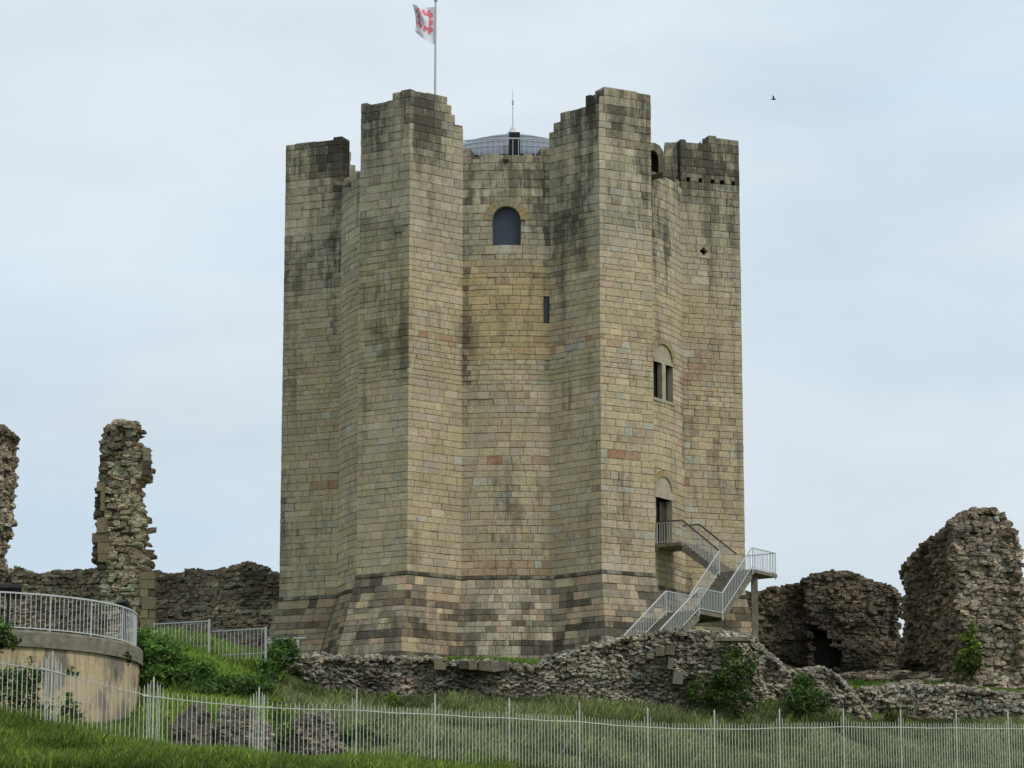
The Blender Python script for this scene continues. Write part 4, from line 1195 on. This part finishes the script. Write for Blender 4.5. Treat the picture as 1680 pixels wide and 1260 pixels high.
# grey railing down the bank
gr = empty('bank_railing', P(343, 1064, 129), 'grey steel railing stepping down the grass bank beside the keep', 'railing')
def grail(p0, p1, h, posts=True, n=None):
    a = P(*p0); b = P(*p1); mb = MB(); L = (b - a).length; n = n or int(L / .17)
    for i in range(1, n):
        q = a.lerp(b, i / n); mb.bar(q - Vector((0, 0, h + .1)), q, .026)
    mb.bar(a, b, .06, .05); mb.bar(a - Vector((0, 0, h - .12)), b - Vector((0, 0, h - .12)), .035)
    mb.build('railing_panel', M['galv'], gr)
grail((252, 1024, 128.8), (343, 1019, 128), 1.15); grail((347, 1036, 128.3), (436, 1031, 127.6), 1.15); grail((439, 1054, 128.6), (488, 1052, 129.2), .8, n=3)
for px, y0, y1, Y in ((343, 1016, 1075, 128), (436, 1028, 1090, 127.6), (489, 1050, 1080, 129.2), (253, 1022, 1060, 128.8)):
    mb = MB(); mb.bar(P(px, y1, Y), P(px, y0, Y), .1 if px != 253 else .06, .07); mb.build('post', M['galv'], gr)
mb = MB(); mb.bar(P(439, 1049, 129.5), P(500, 1046, 131), .05); mb.build('handrail', M['galv'], gr)

# ------------------------------------------------------------------ spiked railing fence in the foreground
fence = empty('railing_fence', P(585, 1242, 109.5), 'long weathered cream railing fence with spiked bars curving along the foot of the hill', 'fence')
fr_ = random.Random(3)
pr = []
for px, py, Y in FPOST:
    q = P(px, py, Y); pr.append(q)
def spike(mb, q, up, dn, w=.024):
    lean = Vector((fr_.gauss(0, .008), fr_.gauss(0, .008), 0)); a = q - Vector((0, 0, dn)); b = q + Vector((0, 0, up)) + lean
    mb.bar(a, b - Vector((0, 0, .09)), w); mb.bar(b - Vector((0, 0, .09)), b, w, w2=.005)
for i, (a, b) in enumerate(zip(pr, pr[1:])):
    mb = MB(); L = (b - a).length; n = 22
    for k in range(1, n):
        q = a.lerp(b, k / n); z0 = g1(q.x, q.y); up = .24 + fr_.gauss(0, .012)
        q = q - Vector((0, 0, .03 * math.sin(math.pi * k / n)))
        if k in (1, n - 1): up += .18
        spike(mb, q, up, q.z - z0 + .1)
    d = (b - a).normalized(); o = Vector((-d.y, d.x, 0)) * .03
    mb.bar(a + o * 0, a.lerp(b, .5) - Vector((0, 0, .03)), .04, .03); mb.bar(a.lerp(b, .5) - Vector((0, 0, .03)), b, .04, .03)
    mb.bar(a - Vector((0, 0, 1.85)), b - Vector((0, 0, 1.85)), .05, .035)
    mb.build('railing_panel', M['fence'], fence)
for i, q in enumerate(pr):
    mb = MB(); z0 = g1(q.x, q.y)
    spike(mb, q + Vector((0, -.03, 0)), .78 if i not in (1, 2, 3) else .72, q.z - z0 + .3, .052)
    if i in (1, 2, 3):
        d = (pr[i + 1] - pr[i]).normalized()
        for k, u in ((-.34, .38), (-.22, .48), (-.11, .55), (.11, .55), (.22, .48), (.34, .38)):
            spike(mb, q + d * k, u, q.z - z0 + .1, .026)
        mb.bar(q - d * .4, q + d * .4, .07, .05)
    mb.build('post', M['fence'], fence)
for i in (5, 7, 9, 11, 13):
    q = pr[i]; d = (pr[i + 1] - pr[i]).normalized(); n = Vector((-d.y, d.x, 0))
    e = q + n * 1.3 - d * .4; z0 = g1(e.x, e.y)
    mb = MB(); mb.bar(q - Vector((0, 0, .1)), (e.x, e.y, z0 - .1), .03); mb.build('brace', M['fence'], fence)

# ------------------------------------------------------------------ vegetation
def leaf_mesh(pts, size, cols, seed, out=None):
    rg = np.random.default_rng(seed); n = len(pts); pts = np.asarray(pts)
    d = rg.normal(0, 1, (n, 3)); 
    if out is not None: d = d * .7 + out
    d[:, 1] -= .25; d[:, 2] += .35
    d /= np.linalg.norm(d, axis=1, keepdims=True)
    a = np.cross(d, rg.normal(0, 1, (n, 3))); a /= np.linalg.norm(a, axis=1, keepdims=True) + 1e-9
    b = np.cross(d, a); s = size * rg.uniform(.55, 1.4, (n, 1))
    V = np.stack([pts - a * s * .5, pts + b * s * .33 + d * s * .08, pts + a * s * .55 - d * s * .12, pts - b * s * .33 + d * s * .08], 1).reshape(-1, 3)
    F = (np.arange(n * 4).reshape(n, 4))
    return V, F, np.repeat(cols, 4, 0)

def green(n, base, rg, var=.35, yellow=.1):
    k = rg.lognormal(0, var, (n, 1)); c = np.array(base)[None] * k
    y = rg.random((n, 1)) < yellow; c = np.where(y, c * np.array([1.9, 1.5, .9]), c)
    return np.clip(c, 0, .5)

def bush(name, blobs, n, size, base, label, cat, seed, stems=False, group=None, var=.35, yellow=.1):
    """blobs: (px, py, Y, rx, rz) pixel centre and radii in metres; leaves gather in clumps near the outside"""
    rg = np.random.default_rng(seed); pts = []; outs = []; cl = []
    w = np.array([b[3] * b[4] for b in blobs]); w = w / w.sum()
    for (px, py, Y, rx, rz), f in zip(blobs, w):
        c = np.array(P(px, py, Y)); m = int(n * f); nc = max(6, m // 26)
        d = rg.normal(0, 1, (nc, 3)); d /= np.linalg.norm(d, axis=1, keepdims=True)
        rad_ = rg.uniform(.35, 1.05, (nc, 1)) ** .6
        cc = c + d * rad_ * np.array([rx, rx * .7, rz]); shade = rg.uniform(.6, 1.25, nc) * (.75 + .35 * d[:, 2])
        ci = rg.integers(0, nc, m)
        q = cc[ci] + rg.normal(0, 1, (m, 3)) * np.array([.14, .14, .12]) * min(1.6, rx * 1.1 + .3)
        pts.append(q); outs.append(d[ci]); cl.append(shade[ci])
    pts = np.concatenate(pts); outs = np.concatenate(outs); cl = np.concatenate(cl)[:, None]
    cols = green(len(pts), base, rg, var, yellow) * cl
    V, F, CC = leaf_mesh(pts, size, cols, seed + 1, outs)
    root = empty(name, (float(pts[:, 0].mean()), float(pts[:, 1].mean()), float(pts[:, 2].min())), label, cat, group)
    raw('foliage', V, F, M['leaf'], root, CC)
    return root

G1, G2, G3 = (.095, .185, .034), (.07, .13, .028), (.15, .24, .036)
bush('bush', [(244, 1052, 123.5, .6, .5), (262, 1068, 123, .8, .7), (285, 1090, 122, .9, .7), (250, 1090, 122, .6, .9), (315, 1110, 121, 1.0, .5), (268, 1120, 121, 1.0, .6), (242, 1130, 121, .4, .9)], 4600, .2, G1,
     'large leafy green bush against the right end of the retaining wall', 'bush', 51)
bush('bush', [(365, 1128, 119, 1.1, .3), (400, 1128, 120, 1.2, .35), (340, 1136, 118, 1.0, .3), (425, 1124, 121, .8, .4)], 2000, .17, G2, 'low dark scrub at the foot of the grass bank left of the front wall', 'bush', 52)
bush('bush', [(462, 1066, 129.0, .65, .5), (450, 1082, 128.4, .6, .5), (440, 1100, 127.8, .5, .5), (475, 1072, 129.2, .4, .35)], 1700, .17, G1, 'small green bush at the bank railing beside the left base of the keep', 'bush', 53)
bush('creeper', [(0, 1040, 113.0, .6, .6), (14, 1052, 113.3, .35, .4), (-12, 1030, 113.2, .6, .5)], 900, .18, G1, 'green creeper over the coping at the left edge', 'creeper', 54, stems=False)
bush('creeper', [(45, 1130, 112.6, .5, 1.0), (28, 1165, 112.3, .9, .9), (72, 1180, 112.4, .8, .6), (50, 1105, 113, .25, .5), (110, 1190, 112.4, .8, .4), (20, 1130, 112.6, .5, .9)], 2600, .16, G2, 'dark climbing plant at the foot of the retaining wall', 'creeper', 55)
bush('creeper', [(112, 1125, 112.7, .10, .9), (120, 1105, 112.9, .22, .25), (108, 1155, 112.4, .22, .6), (122, 1170, 112.4, .3, .5)], 330, .14, G1, 'thin climbing shoots on the middle of the retaining wall', 'creeper', 56)
bush('weed', [(209, 1078, 117.5, .12, .2)], 90, .12, G2, 'single dark weed under the coping of the retaining wall', 'weed', 57, stems=False)
bush('ivy', [(1195, 1105, 130.4, .55, 1.0), (1215, 1082, 130.6, .6, .6), (1222, 1120, 130.4, .5, .8), (1180, 1130, 130.3, .6, .8), (1150, 1135, 130.2, .5, .7), (1130, 1140, 130.2, .4, .6), (1212, 1150, 130.2, .6, .6), (1232, 1100, 130.8, .3, .6)], 3000, .13, (.08, .14, .03),
     'dense green ivy growing down the front wall below the stair column', 'ivy', 58, stems=False)
bush('shrub', [(1318, 1130, 131.5, .55, .6), (1310, 1150, 131.2, .7, .6), (1335, 1148, 131.6, .6, .5), (1322, 1118, 131.8, .3, .3)], 1700, .14, (.08, .155, .03), 'leafy green shrub at the foot of the sloping end of the front wall', 'shrub', 59)
bush('ivy', [(1590, 1060, 148.6, .5, 1.0), (1582, 1090, 148.5, .6, .8), (1600, 1080, 148.3, .5, .8), (1592, 1035, 148.8, .25, .5)], 1500, .17, (.14, .21, .03), 'yellow green ivy climbing the tall ruin at the right', 'ivy', 60, stems=False)
bush('weed', [(645, 1152, 126, .22, .35)], 160, .13, G3, 'bright green weed at the foot of the front wall below the left front buttress', 'weed', 61)
bush('weed', [(1462, 1172, 137, .5, .28), (1475, 1178, 137, .5, .2)], 260, .13, (.13, .14, .02), 'yellow flowering weed below the low right-hand wall', 'weed', 62)
bush('weed', [(450, 1168, 113.5, .4, .5), (460, 1185, 113.3, .4, .6), (466, 1205, 113, .4, .5)], 700, .14, G3, 'bright green weeds between the lumps of fallen masonry', 'weed', 63)
bush('weed', [(572, 1215, 113.4, .5, .5), (610, 1205, 115, .6, .5), (590, 1225, 113.4, .4, .3)], 900, .14, G2, 'dark weeds beside the rightmost lump of fallen masonry', 'weed', 64)
bush('weed', [(158, 1238, 103.5, .35, .35)], 260, .15, (.035, .08, .018), 'dark leafy weed in the grass at lower left', 'weed', 65)
bush('weed', [(1158, 232, 148.6, .3, .08), (1168, 230, 148.6, .3, .08)], 90, .09, G2, 'tuft of weeds on top of the right-hand buttress', 'weed', 66, stems=False)

def grass(name, n, region, hgt, base, seed, kind='stuff', wid=.03, yellow=.1, brown=0.0, lean=.35, clump=.6):
    """blades rooted on the terrain; region() draws x, y"""
    rg = np.random.default_rng(seed)
    x, y = region(rg, n)
    z = ground(x, y); n = len(x)
    den = np.array([fbm(a * .35, b * .35, seed, 3) for a, b in zip(x, y)])
    h = hgt * rg.uniform(.45, 1.25, n) * (1 + clump * den)
    th = rg.uniform(0, 2 * math.pi, n); w = wid * rg.uniform(.6, 1.5, n)
    dx, dy = np.cos(th), np.sin(th)
    lx, ly = rg.normal(0, lean, n) * h + .12 * h, rg.normal(0, lean, n) * h
    p0 = np.stack([x - dx * w, y - dy * w, z - .06], 1); p1 = np.stack([x + dx * w, y + dy * w, z - .06], 1)
    m0 = np.stack([x - dx * w * .8 + lx * .35, y - dy * w * .8 + ly * .35, z + h * .6], 1); m1 = np.stack([x + dx * w * .8 + lx * .35, y + dy * w * .8 + ly * .35, z + h * .6], 1)
    t = np.stack([x + lx, y + ly, z + h], 1)
    V = np.stack([p0, p1, m1, m0, t], 1).reshape(-1, 3); i = np.arange(n) * 5
    F = [(a, a + 1, a + 2, a + 3) for a in i.tolist()] + [(a + 3, a + 2, a + 4) for a in i.tolist()]
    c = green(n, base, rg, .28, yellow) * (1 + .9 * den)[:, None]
    if brown:
        bm = rg.random((n, 1)) < brown * np.clip(1 + 2 * den, 0, 2)[:, None]; c = np.where(bm, np.array([.22, .19, .11]) * rg.uniform(.6, 1.2, (n, 1)), c)
    c = np.clip(c, .004, .5)
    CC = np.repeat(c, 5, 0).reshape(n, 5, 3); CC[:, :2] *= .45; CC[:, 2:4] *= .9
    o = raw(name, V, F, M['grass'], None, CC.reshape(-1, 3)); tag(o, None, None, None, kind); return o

def band(px0, px1, f0, f1):
    """between two lines of (px, Y)"""
    def reg(rg, n):
        px = rg.uniform(px0, px1, n); a = np.interp(px, [q[0] for q in f0], [q[1] for q in f0]); b = np.interp(px, [q[0] for q in f1], [q[1] for q in f1])
        Y = a + (b - a) * rg.random(n); X = (px - 840) / FPX * (Y * CP + 11 * SP)
        k = (np.hypot(X - RX, Y - RY) > RR + .1) & ~((px > 278) & (px < 565) & (Y > 109.4) & (Y < 113.4) & ((px < 458) | (px > 476)))
        return X[k], Y[k]
    return reg
fl_ = [(q[0], q[2]) for q in FPOST]
o = grass('tall_grass', 52000, band(-60, 900, [(-60, 97.5), (500, 98.5), (900, 101)], [(q[0], q[2] + 1.5) for q in FPOST]), .5, (.15, .225, .036), 71, yellow=.08, brown=.05); o['label'] = 'long green grass on the near slope in front of the railing fence'; o['category'] = 'grass'
o = grass('tall_grass', 120000, band(420, 1760, [(q[0], q[2] + .4) for q in FPOST], [(420, 129.6), (800, 129.8), (1000, 130.0), (1200, 130.8), (1350, 133.6), (1430, 137), (1550, 139.4), (1760, 140)]), .42, (.23, .285, .11), 72, yellow=.1, brown=.14); o['label'] = 'rough grass on the slope between the fence and the ruined front wall'; o['category'] = 'grass'
o = grass('tall_grass', 30000, band(225, 450, [(225, 109), (450, 110)], [(225, 131), (450, 129.5)]), .42, (.23, .36, .055), 73, yellow=.08, brown=.02); o['label'] = 'bright grass on the bank right of the retaining wall'; o['category'] = 'grass'
o = grass('tall_grass', 9000, band(-60, 232, [(-60, 107), (232, 108)], [(-60, 114), (100, 114), (232, 117)]), .45, (.14, .22, .036), 74, yellow=.08, brown=.03); o['label'] = 'grass along the foot of the retaining wall'; o['category'] = 'grass'
o = grass('mown_grass', 26000, band(440, 1010, [(440, 132.5), (1010, 132.8)], [(440, 140), (1010, 140.5)]), .10, (.12, .20, .04), 75, yellow=.1, lean=.5, wid=.025); o['label'] = 'short mown grass at the foot of the keep'; o['category'] = 'grass'
o = grass('mown_grass', 16000, band(1340, 1600, [(1340, 142.3), (1600, 143)], [(1340, 156), (1600, 150)]), .11, (.11, .19, .036), 76, yellow=.1, lean=.5, wid=.028); o['label'] = 'short mown grass inside the ruined walls on the right'; o['category'] = 'grass'
o = grass('seed_grass', 5200, band(920, 1330, [(920, 124.5), (1330, 129)], [(920, 128), (1200, 129.4), (1330, 132)]), .62, (.16, .215, .06), 77, yellow=.15, brown=.22, lean=.22); o['label'] = 'taller seeding grass along the base of the front wall'; o['category'] = 'grass'

# ------------------------------------------------------------------ a swift in the sky
q = P(1269, 163, 125)
mb = MB()
body = [(-.13, 0.0), (-.09, .018), (0, .03), (.07, .026), (.11, .012), (.13, 0.002)]
V = []; nb = 8
for x, r_ in body:
    for i in range(nb):
        t = 2 * math.pi * i / nb; V.append((q.x + x, q.y + max(r_, .002) * math.cos(t), q.z + max(r_, .002) * math.sin(t)))
F = [(k * nb + i, k * nb + (i + 1) % nb, (k + 1) * nb + (i + 1) % nb, (k + 1) * nb + i) for k in range(len(body) - 1) for i in range(nb)]
mb.add(V, F)
for sy, zz in ((-1, .20), (1, .17)):
    pts = [(.05, 0, .01), (.03, .02 * sy, zz * .55), (-.06, .05 * sy, zz), (-.02, .03 * sy, zz * .5), (-.04, 0, .005)]
    V = [(q.x + a, q.y + b, q.z + c) for a, b, c in pts] + [(q.x + a, q.y + b + .008, q.z + c) for a, b, c in pts]; n = 5
    mb.add(V, [tuple(range(n)), tuple(range(2 * n - 1, n - 1, -1))] + [(i, (i + 1) % n, n + (i + 1) % n, n + i) for i in range(n)])
o = mb.build('bird', M['bird']); tag(o, 'tiny dark bird flying in the sky right of the keep', 'bird')

# ------------------------------------------------------------------ light, sky, camera
SUN_AZ, SUN_EL = 128.0, 48.0          # degrees clockwise from +Y (camera looks along +Y)
sd = Vector((math.sin(rad(SUN_AZ)) * math.cos(rad(SUN_EL)), math.cos(rad(SUN_AZ)) * math.cos(rad(SUN_EL)), math.sin(rad(SUN_EL))))
L_ = bpy.data.lights.new('sun', 'SUN'); L_.energy = 1.6; L_.angle = rad(13); L_.color = (1, .95, .87)
lo = bpy.data.objects.new('sun', L_); lo.rotation_euler = (-sd).to_track_quat('-Z', 'Y').to_euler(); lo.location = (40, 60, 90); C.objects.link(lo)

w = bpy.data.worlds.new('World'); sc.world = w; w.use_nodes = True; nt = w.node_tree; nt.nodes.clear()
out = nt.nodes.new('ShaderNodeOutputWorld'); bg = nt.nodes.new('ShaderNodeBackground'); nt.links.new(bg.outputs[0], out.inputs[0])
sky = nt.nodes.new('ShaderNodeTexSky'); sky.sky_type = 'NISHITA'; sky.sun_disc = False
sky.sun_elevation = rad(SUN_EL); sky.sun_rotation = rad(SUN_AZ); sky.air_density = 1.0; sky.dust_density = 1.5; sky.ozone_density = 1.0
tc = nt.nodes.new('ShaderNodeTexCoord')
v1 = scaled(nt, tc.outputs['Generated'], (1, 1, 2.6))
c1 = texnoise(nt, v1, 7.0, 6, .55); c2 = texnoise(nt, v1, 2.3, 4, .5)
cm = math_(nt, 'ADD', math_(nt, 'MULTIPLY', c1, .5), math_(nt, 'MULTIPLY', c2, .5))
fac = ramp(nt, cm, [(.36, (.70, .70, .70)), (.62, (.97, .97, .97))])
STR = .10
c3 = texnoise(nt, scaled(nt, tc.outputs['Generated'], (1, 1, 3.2)), 4.5, 5, .5)
cl_ = ramp(nt, c3, [(.36, (6.5, 7.85, 9.05)), (.5, (7.0, 8.15, 9.1)), (.62, (7.7, 8.5, 9.15))])
col = mixc(nt, sky.outputs[0], cl_, fac)
nt.links.new(col, bg.inputs[0]); bg.inputs[1].default_value = STR

cam = bpy.data.cameras.new('camera'); co = bpy.data.objects.new('camera', cam); C.objects.link(co)
cam.sensor_width = 36; cam.lens = 36 * FPX / 1680; cam.clip_start = .5; cam.clip_end = 12000
co.location = (0, 0, 0); co.rotation_euler = (math.pi / 2 + PITCH, 0, 0)
sc.camera = co
sc.view_settings.view_transform = 'Standard'; sc.view_settings.look = 'None'; sc.view_settings.exposure = 0
